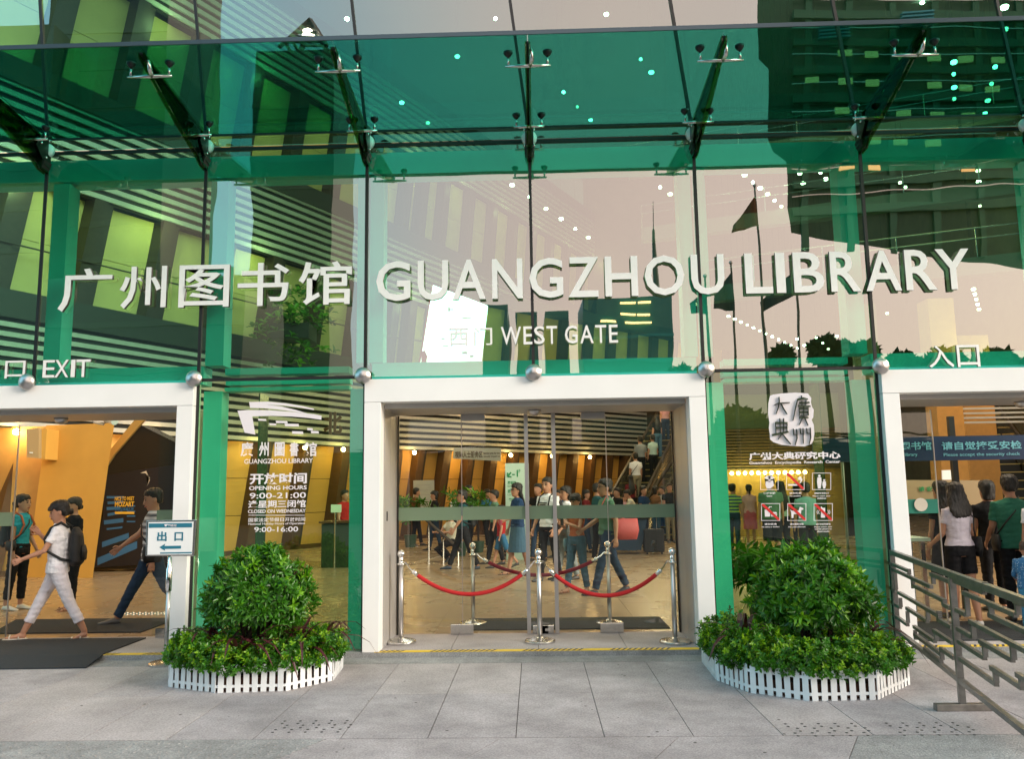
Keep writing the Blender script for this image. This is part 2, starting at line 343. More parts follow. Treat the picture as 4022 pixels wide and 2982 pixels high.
# ================================================================== façade
fac = thing('library_building', 'tall green glass library front with slanted upper mullions and three white portals', 'building', (0, 0, 0))
def pane(pts, y=0.0, t=.02, m=None, name='glass_pane', par=None):
    return MB().prism([(x, y, z) for x, z in pts], [(x, y + t, z) for x, z in pts]).build(name, m or GL, par or fac)
LN = -.115   # sideways lean of the upper mullions per metre
for k in range(-5, 5):
    x0, x1 = k * B + .003, (k + 1) * B - .003
    pane([(x0, ZB + .003), (x1, ZB + .003), (x1, 5.42), (x0, 5.42)])
    zt = 9.0
    pane([(x0, 5.475), (x1, 5.475), (x1 + LN * (zt - 5.475), zt), (x0 + LN * (zt - 5.475), zt)], m=GLU)
    if k in (-2, 1):
        pane([(x0, 0.0), (x1, 0.0), (x1, ZB - .003), (x0, ZB - .003)], m=GLL)
for k in range(-4, 5):
    x_ = k * B
    MB().box(x_ - .016, x_ + .016, -.022, -.002, ZB, 5.42).build('mullion_seal', M_black, fac)
    MB().beam((x_, -.012, 5.475), (x_ + LN * 3.5, -.012, 8.97), .032, .02, (0, 1, 0)).build('mullion_seal', M_black, fac)
    if k in (-2, -1, 1, 2): MB().box(x_ - .016, x_ + .016, -.022, -.002, 0, ZB - .0).build('mullion_seal', M_black, fac)
    MB().lathe((x_, -.14, ZB), [(.005, -.045), (.03, -.044), (.078, -.012), (.088, 0), (.085, .02), (.03, .03), (.03, .13)], 24, ax='y').build('disc_cap', M_sat, fac, smooth=True)
MB().box(-9, 9, -.022, -.002, 5.412, 5.448).build('transom_seal', M_black, fac)
for (a, b) in ((-2, -1), (1, 2)): MB().box(a * B + .016, b * B - .016, -.020, -.002, ZB - .016, ZB + .016).build('transom_seal', M_black, fac)
# painted steel frame standing behind the glass
def col(x0, x1, z0, z1, y0=.10, y1=.32): box('steel_column', M_frame, fac, x0, x1, y0, y1, z0, z1)
for k, a, b_ in ((-4, .02, .2), (-3, .02, .2), (-2, .02, .22), (-1, -.12, -.02), (-1, .02, .17), (1, -.17, -.03), (1, .03, .13), (2, -.22, -.03), (3, .02, .2), (4, .02, .2)):
    col(k * B + a, k * B + b_, 3.004, 5.12)
for a, b_ in ((-3.58, -3.38), (-1.98, -1.80), (1.84, 2.02), (3.38, 3.58)): col(a, b_, 0, 2.72, .10, .30)
box('steel_beam', M_frame, fac, -9, 9, .12, .40, 5.15, 5.40)
box('steel_beam', M_frame, fac, -9, 9, .50, .70, 5.30, 5.395)
for a, b_ in ((-9, -3.6), (-1.75, 1.75), (3.6, 9)): box('steel_beam', M_frame, fac, a, b_, .11, .36, 2.80, 3.0)
for a, b_ in ((-3.36, -2.0), (2.04, 3.36)):
    box('steel_beam', M_frame, fac, a, b_, .11, .30, 2.90, 2.97); box('steel_beam', M_frame, fac, a, b_, .14, .30, 2.79, 2.86); box('steel_beam', M_frame, fac, a, b_, .11, .30, 2.72, 2.76)
# a bright-edged glass fin behind each side bay
for a in (-3.05, 3.1): box('glass_fin', mat('green_glass_fin', (.02, .10, .05), .2), fac, a, a + .012, .32, .62, 0, 2.72)

# ------------------------------------------------------------------ portals
def portal(xa, xb, lab, rel):
    p = thing('doorway_portal', lab, 'doorway', ((xa + xb) / 2, 0, 0), group='white portals of the library front')
    o = .012
    MB().box(xa + o, xb - o, -.10, .0 + .10, 2.55, 2.795).build('lintel', M_white, p, bevel=.004)
    if 'l' in rel: MB().box(xa + o, xa + .185, -.10, .10, 0, 2.547).build('jamb', M_white, p, bevel=.004)
    if 'r' in rel: MB().box(xb - .185, xb - o, -.10, .10, 0, 2.547).build('jamb', M_white, p, bevel=.004)
    MB().box(xa + .19, xb - .19, .102, .95, 2.50, 2.56).build('soffit', M_reveal, p)
    if 'l' in rel:
        MB().box(xa + .14, xa + .19, .102, .48, 0, 2.498).build('side_panel', M_reveal, p); MB().box(xa + .14, xa + .19, .485, .95, 0, 2.498).build('side_panel', M_reveal, p)
    if 'r' in rel:
        MB().box(xb - .19, xb - .14, .102, .48, 0, 2.498).build('side_panel', M_reveal, p); MB().box(xb - .19, xb - .14, .485, .95, 0, 2.498).build('side_panel', M_reveal, p)
    cx = (xa + xb) / 2 + (.0 if 'l' in rel and 'r' in rel else 0)
    MB().lathe((cx, .55, 2.5), [(.075, 0), (.075, -.02), (.06, -.05), (.02, -.07)], 18).build('dome_lamp', M_sat, p, smooth=True)
    return p
pm = portal(-1.8, 1.8, 'wide white portal roped off in the middle under the west gate lettering', 'lr')
pl = portal(-7.2, -3.6, 'white portal of the exit at the left with people walking out', 'lr')
pr = portal(3.6, 7.2, 'white portal of the entrance at the right with people queuing in', 'lr')
MB().box(-1.612, -1.609 + .006, .26, .30, 1.30, 1.40).build('call_button', M_ink, pm)
# ------------------------------------------------------------------ glass doors of the middle portal
YD = .92
dr = thing('sliding_glass_doors', 'closed clear glass sliding doors with steel uprights and frosted band in middle portal', 'door', (0, YD, 0))
xl, xr = -1.60, 1.60
xm1, xm2 = W(1147, 1100, YD).x, W(1207, 1100, YD).x
for a, b_ in ((xl, -.86), (-.85, xm1 - .0), (xm1 + .01, xm2 - .01), (xm2, .82), (.83, xr)):
    MB().box(a + .004, b_ - .004, YD, YD + .012, .02, 2.46).build('glass_pane', GD, dr)
    b1, b0 = W(1170, 1101, YD).z, W(1170, 1130, YD).z
    MB().box(a + .004, b_ - .004, YD - .006, YD - .002, b0, b1).build('frosted_band', GB, dr)
for xx in (xm1, xm2): MB().box(xx - .022, xx + .022, YD - .03, YD + .04, .0, 2.49).build('upright', M_sat, dr)
for xx in (xl + .006, xr - .006): MB().box(xx - .008, xx + .008, YD - .02, YD + .03, 0, 2.49).build('side_seal', M_black, dr)
for xx in (-.855, .825): MB().box(xx - .003, xx + .003, YD - .004, YD + .016, .02, 2.46).build('glass_edge', M_sat, dr)
for px in (870, 1185, 1218, 1410): xx = W(px, 900, YD).x
for xx in (-.86, .83): MB().box(xx - .0, xx + .26 if xx < 0 else xx + .0, 0, 0, 0, 0) if False else MB().box(xx - .13, xx + .13, YD - .025, YD + .03, .0, .11).build('patch_fitting', M_steel, dr, bevel=.004)
for xx in (-.72, .68): MB().box(xx - .14, xx + .14, YD - .025, YD + .03, 2.42, 2.495).build('patch_fitting', M_sat, dr, bevel=.004)
for xx in (xm1 + .13, xm2 - .13): MB().box(xx - .09, xx + .09, YD - .02, YD + .03, .0, .09).build('patch_fitting', M_steel, dr, bevel=.004); MB().box(xx - .05, xx + .05, YD - .03, YD - .021, .03, .06).build('lock_plate', M_chrome, dr)
for lx, w, gname, lab in ((-7.0, .88, 'x', 'clear glass sliding door leaf standing open at the left of the exit'), (-4.42, .60, 'x', 'clear glass sliding door leaf standing open beside the exit sign'), (3.82, .75, 'x', 'clear glass sliding door leaf with green band left of the queue')):
    d = thing('open_glass_door', lab, 'door', (lx, YD, 0), group='slid open door leaves')
    MB().box(lx, lx + w, YD, YD + .012, .02, 2.46).build('glass_pane', GD, d)
    MB().box(lx + .004, lx + w - .004, YD - .006, YD - .002, 1.28, 1.44).build('frosted_band', GB if lx < 3 else mat('green_band', (.02, .22, .16), .4), d)
    MB().box(lx + w - .001, lx + w + .008, YD - .004, YD + .016, .02, 2.46).build('glass_edge', M_sat, d)
    MB().box(lx + .05, lx + .3, YD - .02, YD + .03, 0, .10).build('patch_fitting', M_steel, d)
# step riser
MB().box(-9, 9, -.122, -.119, ZG, -.001).build('step_riser', M_pave2, fl)

# ================================================================== glass canopy
can = thing('glass_canopy', 'green glass canopy carried on glass ribs with steel spider fittings over the gates', 'canopy', (0, 0, 5.5))
ye, ze, yi, zi = -1.66, 5.745, -.03, 5.60
for k in range(-5, 5):
    a, b_ = k * B + .004, (k + 1) * B - .004
    MB().prism([(a, ye, ze), (b_, ye, ze), (b_, yi, zi), (a, yi, zi)], [(a, ye, ze + .02), (b_, ye, ze + .02), (b_, yi, zi + .02), (a, yi, zi + .02)]).build('canopy_pane', GC, can)
MB().box(-9, 9, ye - .012, ye - .001, ze - .018, ze + .022).build('front_edge_strip', mat('slate_edge', (.05, .08, .10), .3, .4), can)
MB().box(-9, 9, yi - .012, yi + .008, zi - .022, zi - .002).build('rear_edge_seal', M_black, can)
for k in range(-4, 5):
    X = k * B; n = 12; t = .026
    top = []; bot = []
    for i in range(n + 1):
        u = i / n; y = -.03 + (ye + .10) * u; zt = zi - .04 + (ze - zi) * u
        top.append((y, zt)); bot.append((y, zt - (.30 * (1 - u ** 1.5) + .05)))
    bot[0] = (-.03, zi - .42); bot[1] = (bot[1][0], bot[1][1] - .04)
    loop = top + bot[::-1]
    for sx in (-t, t - .012): MB().prism([(X + sx, y, z) for y, z in loop], [(X + sx + .012, y, z) for y, z in loop]).build('rib_glass', GR, can)
    MB().prism([(X - .014, y, z) for y, z in top] + [(X - .014, y, z - .018) for y, z in top[::-1]], [(X + .012, y, z) for y, z in top] + [(X + .012, y, z - .018) for y, z in top[::-1]]).build('rib_edge', M_black, can)
    # fittings: cross bar, two posts, rubber cups
    for y, w, hook in ((ye + .26, .215, 1), (-.30, .165, 0)):
        zc = zi + (ze - zi) * (-y / 1.66); zb = zc - .155
        f = MB().tube([(X - w, y, zb), (X, y, zb), (X + w, y, zb)], [.011, .020, .011], 10)
        for s in (-1, 1): f.tube([(X + s * (w - .03), y, zb), (X + s * (w - .03), y, zc - .05)], .011, 8)
        if hook: f.tube([(X + .02, y, zb), (X + .035, y - .07, zb + .02), (X + .035, y - .12, zb + .10)], [.022, .022, .016], 8)
        fo = f.build('spider_fitting', M_steel, can, smooth=True)
        for s in (-1, 1): MB().lathe((X + s * (w - .03), y, zc - .012), [(.012, -.05), (.022, -.045), (.042, -.018), (.044, 0), (.03, .008)], 14).build('rubber_cup', M_black, fo, smooth=True)
    # node plates and round caps at the foot of the rib
    nd = MB()
    for s in (-1, 1): nd.prism([(X + s * .036, -.03, 5.62), (X + s * .036, -.20, 5.58), (X + s * .036, -.30, 5.42), (X + s * .036, -.13, 5.26), (X + s * .036, -.02, 5.24)], [(X + s * .044, -.03, 5.62), (X + s * .044, -.20, 5.58), (X + s * .044, -.30, 5.42), (X + s * .044, -.13, 5.26), (X + s * .044, -.02, 5.24)])
    no_ = nd.build('node_plate', mat('dark_plate', (.02, .035, .025), .3, .5), can)
    MB().lathe((X, -.05, 5.455), [(.02, -.03), (.078, -.028), (.085, 0), (.085, .03)], 20, ax='y').build('round_cap', M_white, can, smooth=True)
    for s in (-1, 1):
        for (yy, zz) in ((-.08, 5.55), (-.22, 5.47), (-.12, 5.34)): MB().ell((X + s * .05, yy, zz), .014, .014, .014, 8, 5).build('bolt', M_chrome, no_, smooth=True)
    MB().prism([(X - .055, -.16, 5.30), (X + .055, -.16, 5.30), (X + .02, -.16, 5.20), (X - .02, -.16, 5.20)], [(X - .055, -.02, 5.30), (X + .055, -.02, 5.30), (X + .02, -.02, 5.20), (X - .02, -.02, 5.20)]).build('node_foot', M_black, can)

# ================================================================== lettering
LY = -.03
def sign(name, lab, chars, z0, z1, ext, bold, cjk_extra=0):
    s = thing(name, lab, 'sign', (W((chars[0][1] + chars[-1][2]) / 2, 600, LY).x, LY, z0))
    for ch, a, b_, *zz in chars:
        xa, xb = W(a, zz[2] if len(zz) > 2 else 610, LY).x, W(b_, zz[2] if len(zz) > 2 else 610, LY).x
        za, zb = (zz[0], zz[1]) if len(zz) > 1 else (z0, z1)
        o = text(ch, 'letter', M_letter, s, xa, xb, za, zb, LY, ext, bold)
        # dark returns: paint the side faces
        o.data.materials.append(M_side)
        for p in o.data.polygons:
            if abs(p.normal.y) < .5: p.material_index = 1
    return s
M_side = mat('letter_return', (.12, .10, .10), .35, .7)
z0, z1 = 3.645, 4.085
sign('main_sign', 'big raised silver lettering reading 广州图书馆 GUANGZHOU LIBRARY across the glass', [
    ('广', 133, 248, 3.60, 4.08), ('州', 265, 366, 3.62, 4.09), ('图', 393, 502, 3.62, 4.09), ('书', 520, 631, 3.62, 4.10), ('馆', 652, 767, 3.62, 4.10),
    ('G', 820, 894), ('U', 910, 976), ('A', 985, 1057), ('N', 1071, 1137), ('G', 1152, 1225), ('Z', 1236, 1302), ('H', 1316, 1387), ('O', 1402, 1488),
    ('U', 1503, 1575), ('L', 1620, 1679), ('I', 1687, 1707), ('B', 1725, 1791), ('R', 1805, 1870), ('A', 1881, 1958), ('R', 1968, 2035), ('Y', 2035, 2109)], z0, z1, .038, .012)
def small(name, lab, chars, py0, py1, bold=.006):
    xm = (chars[0][1] + chars[-1][2]) / 2; za, zb = W(xm, py1, LY).z, W(xm, py0, LY).z
    return sign(name, lab, [(c, a, b_, za, zb, (py0 + py1) / 2) for c, a, b_ in chars], za, zb, .025, bold)
small('gate_sign', 'small raised lettering reading 西门 WEST GATE above the middle portal', [
    ('西', 977, 1019), ('门', 1031, 1071), ('W', 1090, 1134), ('E', 1139, 1158), ('S', 1162, 1185), ('T', 1189, 1212), ('G', 1229, 1256), ('A', 1262, 1291), ('T', 1295, 1319), ('E', 1325, 1344)], 711, 750)
small('exit_letters', 'small raised lettering reading 出口 EXIT above the left portal', [('出', -38, 1), ('口', 14, 58), ('E', 96, 122), ('X', 122, 152), ('I', 157, 166), ('T', 168, 199)], 785, 823)
small('entrance_letters', 'small raised lettering reading 入口 above the right portal', [('入', 2018, 2072), ('口', 2080, 2129)], 752, 800)

# ------------------------------------------------------------------ vinyl on the left window
GY = -.004
def d5(x, y): return (470.9 + .2347 * x, 831 + .2347 * y)
def d7(x, y): return (1551.2 + .2347 * x, 831 + .2347 * y)
def vin(conv, pts, name, par, m=None, Y=GY): return flat([conv(*p) for p in pts], Y, .0015, name, m or M_vinyl, par)
hs = thing('opening_hours_lettering', 'white vinyl library logo and opening hours stuck on the left shop-like window', 'lettering', tuple(W(604, 1100, 0)))
hs['label'] = 'white vinyl library logo and opening hours stuck on window left of middle portal'
vin(d5, [(303,187),(480,184),(650,200),(800,225),(905,250),(902,262),(780,240),(620,220),(460,212),(600,228),(740,262),(845,295),(700,275),(560,255),(430,245),(312,243)], 'logo_blade', hs)
vin(d5, [(195,268),(300,262),(500,264),(700,280),(900,300),(975,315),(972,352),(850,335),(700,322),(500,315),(332,322),(360,490),(262,472)], 'logo_blade', hs)
for a, b_, c, d in ((385,343,463,363),(550,362,660,385),(490,385,555,405),(632,388,765,415),(700,458,805,485),(840,428,895,452),(875,455,950,480)):
    vin(d5, [(a, b_), (c - 4, b_ + 3), (c, d), (a + 4, d - 3)], 'logo_block', hs)
def t5(s, x0, y0, x1, y1, bold=.01): a = d5(x0, y0); b_ = d5(x1, y1); textp(s, 'text_line', M_vinyl, hs, a[0], a[1], b_[0], b_[1], GY, .001, bold)
for ch, a, b_ in (('廣', 225, 340), ('州', 395, 485), ('圖', 540, 632), ('書', 680, 760), ('館', 805, 930)): t5(ch, a, 560, b_, 692, .02)
t5('GUANGZHOU LIBRARY', 258, 713, 895, 757, .01); t5('开放时间', 308, 845, 838, 950, .03); t5('OPENING HOURS', 303, 965, 837, 1003, .02); t5('9:00-21:00', 308, 1028, 830, 1082, .012)
t5('逢星期三闭馆', 295, 1098, 828, 1170, .02); t5('CLOSED ON WEDNESDAY', 293, 1183, 828, 1217, .02); t5('国家法定节假日开放时间', 297, 1260, 822, 1298, .01)
t5('National Holiday Hours of Operation', 297, 1306, 820, 1332, .01); t5('9:00-16:00', 350, 1345, 757, 1393, .012)
vin(d5, [(297, 1236), (818, 1236), (818, 1241), (297, 1241)], 'rule', hs)
# ------------------------------------------------------------------ vinyl on the right window
sl = thing('research_centre_lettering', 'white seal emblem and lettering 广州大典研究中心 on window right of middle portal', 'lettering', tuple(W(1730, 950, 0)))
vin(d7, [(530,130),(560,118),(640,108),(760,100),(880,108),(912,150),(908,190),(920,235),(935,260),(930,330),(915,352),(935,400),(940,480),(932,540),(915,575),(850,600),(760,596),(700,592),(640,585),(560,560),(530,535),(527,480),(518,430),(524,380),(512,300),(514,200),(522,160)], 'seal_ground', sl)
M_seal = mat('seal_stroke', (.03, .045, .02), .6)
def st(pts, r):
    q = [W(*d7(*p), GY - .004) for p in pts]; MB().tube([(p.x, GY - .003, p.z) for p in q], [r * .9] + [r] * (len(q) - 2) + [r * .7], 6, flat=.25).build('brush_stroke', M_seal, sl)
r = .0215
for pts in ([(572,215),(600,200),(650,195),(712,192)], [(612,140),(615,180),(605,240),(585,298)], [(630,200),(655,250),(688,300)],          # 大
            [(780,165),(840,150),(880,160)], [(820,128),(825,155)], [(785,165),(768,230),(742,360)], [(800,195),(895,190)], [(825,175),(826,215)], [(862,175),(860,215)], [(790,222),(905,225)],
            [(800,245),(885,245),(882,310),(800,312),(800,248)], [(842,230),(842,330)], [(805,280),(880,280)], [(800,330),(885,330)], [(830,335),(800,400)], [(850,335),(882,405)],      # 廣
            [(580,375),(585,480)], [(580,378),(690,378),(688,470)], [(620,340),(625,478)], [(655,340),(655,470)], [(585,425),(690,420)], [(548,492),(700,462)], [(640,480),(605,535)], [(640,478),(680,530),(722,578)],  # 典
            [(745,435),(748,490),(782,490)], [(775,440),(780,520),(762,588)], [(808,430),(812,480),(842,482)], [(835,430),(838,575)], [(868,430),(872,478),(905,480)], [(902,425),(905,520),(892,580)]):  # 州
    st(pts, r)
def t7(s, x0, y0, x1, y1, bold=.01): a = d7(x0, y0); b_ = d7(x1, y1); textp(s, 'text_line', M_vinyl, sl, a[0], a[1], b_[0], b_[1], GY, .001, bold)
t7('广州大典研究中心', 333, 650, 1183, 722, .035); t7('Guangzhou  Encyclopedia  Research  Center', 337, 733, 1180, 768, .02)
def ic(k, x0, y0, x1, y1, l1, l2, lab, slash):
    a = d7(x0, y0); cx = d7((x0 + x1) / 2, 0)[0]
    t = thing('notice_sticker', lab, 'sticker', tuple(W(cx, a[1] + 20, 0)), group='pictogram stickers on the right window')
    def q(u, v): return (x0 + (x1 - x0) * u, y0 + (y1 - y0) * v)
    e = .03
    for r_ in ((0, 0, 1, e), (0, 1 - e, 1, 1), (0, e, e, 1 - e), (1 - e, e, 1, 1 - e)):
        vin(d7, [q(r_[0], r_[1]), q(r_[2], r_[1]), q(r_[2], r_[3]), q(r_[0], r_[3])], 'frame_line', t)
    def P(pts): vin(d7, [q(*p) for p in pts], 'pictogram', t)
    def circ(cx, cy, r, n=12): P([(cx + r * math.cos(i * 6.283 / n), cy + r * math.sin(i * 6.283 / n)) for i in range(n)])
    if k == 0:
        P([(.2, .3), (.35, .18), (.65, .18), (.8, .3), (.65, .38), (.35, .38)]); P([(.45, .15), (.56, .15), (.56, .55), (.45, .55)]); P([(.3, .5), (.7, .45), (.75, .75), (.55, .92), (.35, .92), (.28, .7)])
    if k == 1: P([(.1, .66), (.62, .66), (.62, .76), (.1, .76)]); P([(.65, .66), (.72, .66), (.72, .76), (.65, .76)]); P([(.62, .3), (.8, .2), (.9, .4), (.8, .6), (.74, .6), (.8, .42), (.68, .42)])
    if k == 2:
        circ(.38, .18, .07); P([(.28, .27), (.48, .27), (.5, .55), (.45, .92), (.31, .92), (.26, .55)]); circ(.64, .43, .055); P([(.56, .5), (.72, .5), (.74, .7), (.69, .92), (.59, .92), (.54, .7)])
    if k == 3: P([(.18, .36), (.48, .36), (.46, .76), (.2, .76)]); P([(.52, .5), (.8, .5), (.84, .6), (.5, .6)]); P([(.5, .64), (.84, .64), (.8, .76), (.53, .76)]); P([(.33, .36), (.42, .18), (.56, .18), (.56, .22), (.45, .22), (.38, .36)])
    if k == 4: P([(.15, .35), (.24, .42), (.6, .42), (.66, .2), (.85, .28), (.84, .36), (.74, .38), (.72, .6), (.72, .85), (.62, .85), (.6, .62), (.34, .62), (.32, .85), (.22, .85), (.2, .5)])
    if k == 5:
        P([(.4, .18), (.47, .26), (.6, .26), (.6, .82), (.38, .82), (.38, .18)])
        for u in (.28, .2, .72, .8): P([(u, .38), (u + .03, .38), (u + .05 * (1 if u > .5 else -1) + .03, .5), (u + .03, .62), (u, .62), (u + .05 * (1 if u > .5 else -1), .5)])
    if slash: vin(d7, [q(.03, .03), q(.14, .03), q(.97, .88), q(.97, .97), q(.88, .97), q(.03, .12)], 'slash', t, M_vred, GY - .003)
    w = (x1 - x0) / 2; m_ = (x0 + x1) / 2; a = d7(m_ - w * .55 - len(l1) * 2.5, y1 + 22); b_ = d7(m_ + w * .55 + len(l1) * 2.5, y1 + 40)
    textp(l1, 'text_line', M_vinyl, t, a[0], a[1], b_[0], b_[1], GY, .001, .02)
    for i, ln in enumerate(l2):
        ww = min(82, len(ln) * 5.2); a = d7(m_ - ww, y1 + 50 + i * 20); b_ = d7(m_ + ww, y1 + 66 + i * 20); textp(ln, 'text_line', M_vinyl, t, a[0], a[1], b_[0], b_[1], GY, .001, .02)
ic(0, 440, 845, 607, 1003, '保持安静', ['Quiet'], 'white framed quiet sticker with hand at lips, top left of the six', 0)
ic(1, 680, 845, 848, 1003, '请勿吸烟', ['No smoking'], 'no smoking sticker with red slash, middle of the top row', 1)
ic(2, 920, 845, 1095, 1003, '请看护好您的孩子', ['Please watch your', 'children'], 'watch your children sticker with adult and child, top right of the six', 0)
ic(3, 448, 1128, 623, 1290, '请勿饮食', ['No eating or drinking'], 'no eating or drinking sticker with cup and burger, bottom left of the six', 1)
ic(4, 690, 1128, 865, 1290, '请勿携带宠物', ['No pets allowed'], 'no pets sticker with a dog under a red slash, middle of the bottom row', 1)
ic(5, 935, 1128, 1110, 1290, '请将手机调至静音', ['Please switch your', 'mobile phone to', 'silent mode'], 'silent phone sticker with red slash, bottom right of the six', 1)
# ================================================================== the hall behind the glass
hall = bpy.data.objects.new('hall_walls', None); C.objects.link(hall); hall['kind'] = 'structure'
tag(MB().box(-30, 30, .75, 48, 19, 19.3).build('hall_ceiling', M_ceil), kind='structure')
class Line:   # a straight run of wall in plan
    def __init__(s, p, q): s.p = Vector((p[0], p[1], 0)); s.q = Vector((q[0], q[1], 0)); s.d = (s.q - s.p).normalized(); s.len = (s.q - s.p).length; s.n = Vector((s.d.y, -s.d.x, 0))
    def at(s, t, o, z): return s.p + s.d * t + s.n * o + Vector((0, 0, z))
    def blk(s, mb, t0, t1, o0, o1, z0, z1, lean=0):
        k = lean
        a = [s.at(t0 + k * z0, o0, z0), s.at(t1 + k * z0, o0, z0), s.at(t1 + k * z0, o1, z0), s.at(t0 + k * z0, o1, z0)]
        b = [s.at(t0 + k * z1, o0, z1), s.at(t1 + k * z1, o0, z1), s.at(t1 + k * z1, o1, z1), s.at(t0 + k * z1, o1, z1)]
        mb.prism(a, b); return mb
LA = Line((-13.4, 3.9), (-5.1, 19.5)); LB = Line((-5.1, 19.5), (5.2, 29.7)); LU = Line((-5.1, 19.5), (3.5, 36))
def floor_band(ln, z0, z1, zslat, step, par_name, wallm, leancol, sp, cw, nslat=None, seg=4.0):
    """wall panels with leaning columns from z0 to zslat, then slats up to z1"""
    ln.blk(MB(), 0, ln.len, -.75, -.6, z0, z1 + .2).build('backing_wall', M_void, hall)
    t = .1
    while t < ln.len - .2:
        t2 = min(t + sp - cw, ln.len)
        nc = 3 if z0 < 1 else 2; hh = (zslat - z0) / nc
        for c_ in range(nc): ln.blk(MB(), t, t2, -.45, -.35 + random.uniform(-.004, .004), z0 + c_ * hh + .008, z0 + (c_ + 1) * hh - .008, leancol).build('wall_panel', wallm, hall)
        ln.blk(MB(), t2, t2 + cw * .62, -.45, .05, z0, zslat, leancol).build('leaning_column', M_wood if z0 < 1 else M_dark, hall)
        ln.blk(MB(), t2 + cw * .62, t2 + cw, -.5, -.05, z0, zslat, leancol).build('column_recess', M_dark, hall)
        t += sp
    z = zslat; i = 0
    ln.blk(MB(), 0, ln.len, -.12, -.02, zslat - .02, z1 + .1).build('slat_backing', M_void, hall)
    while z < z1 - .05:
        ln.blk(MB(), 0, ln.len, 0, .05, z + .01, z + .01 + step * .5).build('slat', M_slat, hall); z += step
floor_band(LA, 0, 5.4, 3.1, .21, 'lower', M_panel, .18, 1.7, .50)
floor_band(LB, 0, 5.4, 3.1, .21, 'lower', M_panel, .18, 1.15, .42)
for ln in (LA, LB):
    ln.blk(MB(), 0, ln.len, -.12, .12, 5.4, 6.0).build('fascia', M_fascia, hall)
    ln.blk(MB(), 0, ln.len, -.02, .05, 0, .12).build('skirting', M_wood, hall)
    MB().tube([ln.at(0, .1, 7.0), ln.at(ln.len, .1, 7.0)], .02, 6).build('handrail', M_dark, hall)
for ln in (LA, LU):
    floor_band(ln, 6.0, 10.6, 8.6, .24, 'middle', M_panelg, .16, 1.9, .55)
    floor_band(ln, 11.2, 16.4, 14.2, .26, 'upper', M_panelg, .16, 1.9, .55)
    for z in (10.6, 16.4): ln.blk(MB(), 0, ln.len, -.12, .12, z, z + .55).build('fascia', M_fascia, hall)
L2 = Line((-2.6, 21.2), (9.0, 32.5)); t = .2
while t < L2.len: L2.blk(MB(), t, t + 1.0, -.2, -.1, 5.6, 8.6, .12).build('wall_panel', M_panelg if random.random() < .5 else M_panel, hall); L2.blk(MB(), t + 1.0, t + 1.5, -.25, .1, 5.6, 8.6, .12).build('leaning_column', M_dark, hall); t += 1.5
for t in range(1, 16, 3): lamp_p = L2.at(t, .8, 8.0); _l = bpy.data.lights.new('bulb_or_fill_light', 'POINT'); _l.energy = 7; _l.color = (1, .66, .2); _o = bpy.data.objects.new('bulb_or_fill_light', _l); C.objects.link(_o); _o.location = lamp_p  # added point lights, no fixtures, to light the set-back panels
L2.blk(MB(), 0, L2.len, -.5, .2, 8.65, 9.1).build('fascia', M_fascia, hall)
# slab of the first floor and the far ends of the hall
MB().prism([(-5.1, 19.5, 5.42), (5.2, 29.7, 5.42), (5.5, 36, 5.42)], [(-5.1, 19.5, 5.6), (5.2, 29.7, 5.6), (5.5, 36, 5.6)]).build('floor_slab', M_fascia, hall)
MB().box(3.0, 26, 36, 36.3, 0, 19).build('end_wall', mat('warm_end_wall', (.13, .10, .06), .7, var=.2, vs=1.5), hall)
MB().box(19.7, 20, 1, 36, 0, 19).build('side_wall', mat('dim_side_wall', (.16, .14, .09), .7, var=.2, vs=1.5), hall)
MB().box(-14, -13.8, .75, 4.1, 0, 19).build('side_wall', M_panel, hall)
MB().box(-13.8, -9.35, 10.2, 10.4, 0, 3.0).build('cross_wall', M_panel, hall) if False else None
# shop-like counter zone on the right: cream wall, slats, green panel above
RW = 19.0
xa, xb = 6.2, 11.6; zb_w = W(1680, 1022, RW - .45).z
MB().box(xa, xb, RW, RW + .2, 0, zb_w).build('counter_wall', mat('ochre_counter_wall', (.42, .25, .07), .6, var=.15, vs=2), hall)
z = zb_w
while z < 3.5: MB().box(xa, xb, RW - .1, RW, z, z + .05).build('slat', mat('brown_slat', (.20, .12, .05), .5), hall); z += .10
MB().box(xa, xb, RW, RW + .2, 3.55, 4.7).build('upper_panel', mat('olive_panel', (.14, .17, .08), .6), hall)
MB().box(xa, xb, RW - .02, RW + .3, 4.7, 5.1).build('fascia', M_fascia, hall)
MB().box(10.1, 10.9, RW - .4, RW - .2, 0, 5).build('dark_pier', M_void, hall)
MB().box(W(1769, 980, RW - .5).x, W(1791, 980, RW - .5).x, RW - .5, RW - .45, W(1780, 1008, RW - .5).z, W(1780, 956, RW - .5).z).build('blue_notice', mat('blue_notice_face', (.02, .06, .22), .5), hall)
# orange lit piers at the far right
for x0, x1, y, c in ((8.55, 9.1, 9.0, (.55, .26, .05)), (7.2, 7.6, 9.4, (.16, .14, .05)), (11.5, 12.3, 13.6, (.50, .26, .07)), (15.2, 17.0, 14.2, (.45, .24, .07))):
    MB().box(x0, x1, y, y + .5, 0, 5.6).build('pier', mat('warm_pier_%d' % int(x0), c, .5, var=.08), hall)
for i in range(9): MB().box(9.15, 10.7, 9.3, 9.35, 2.9 + i * .1, 2.94 + i * .1).build('slat', M_slat, hall)
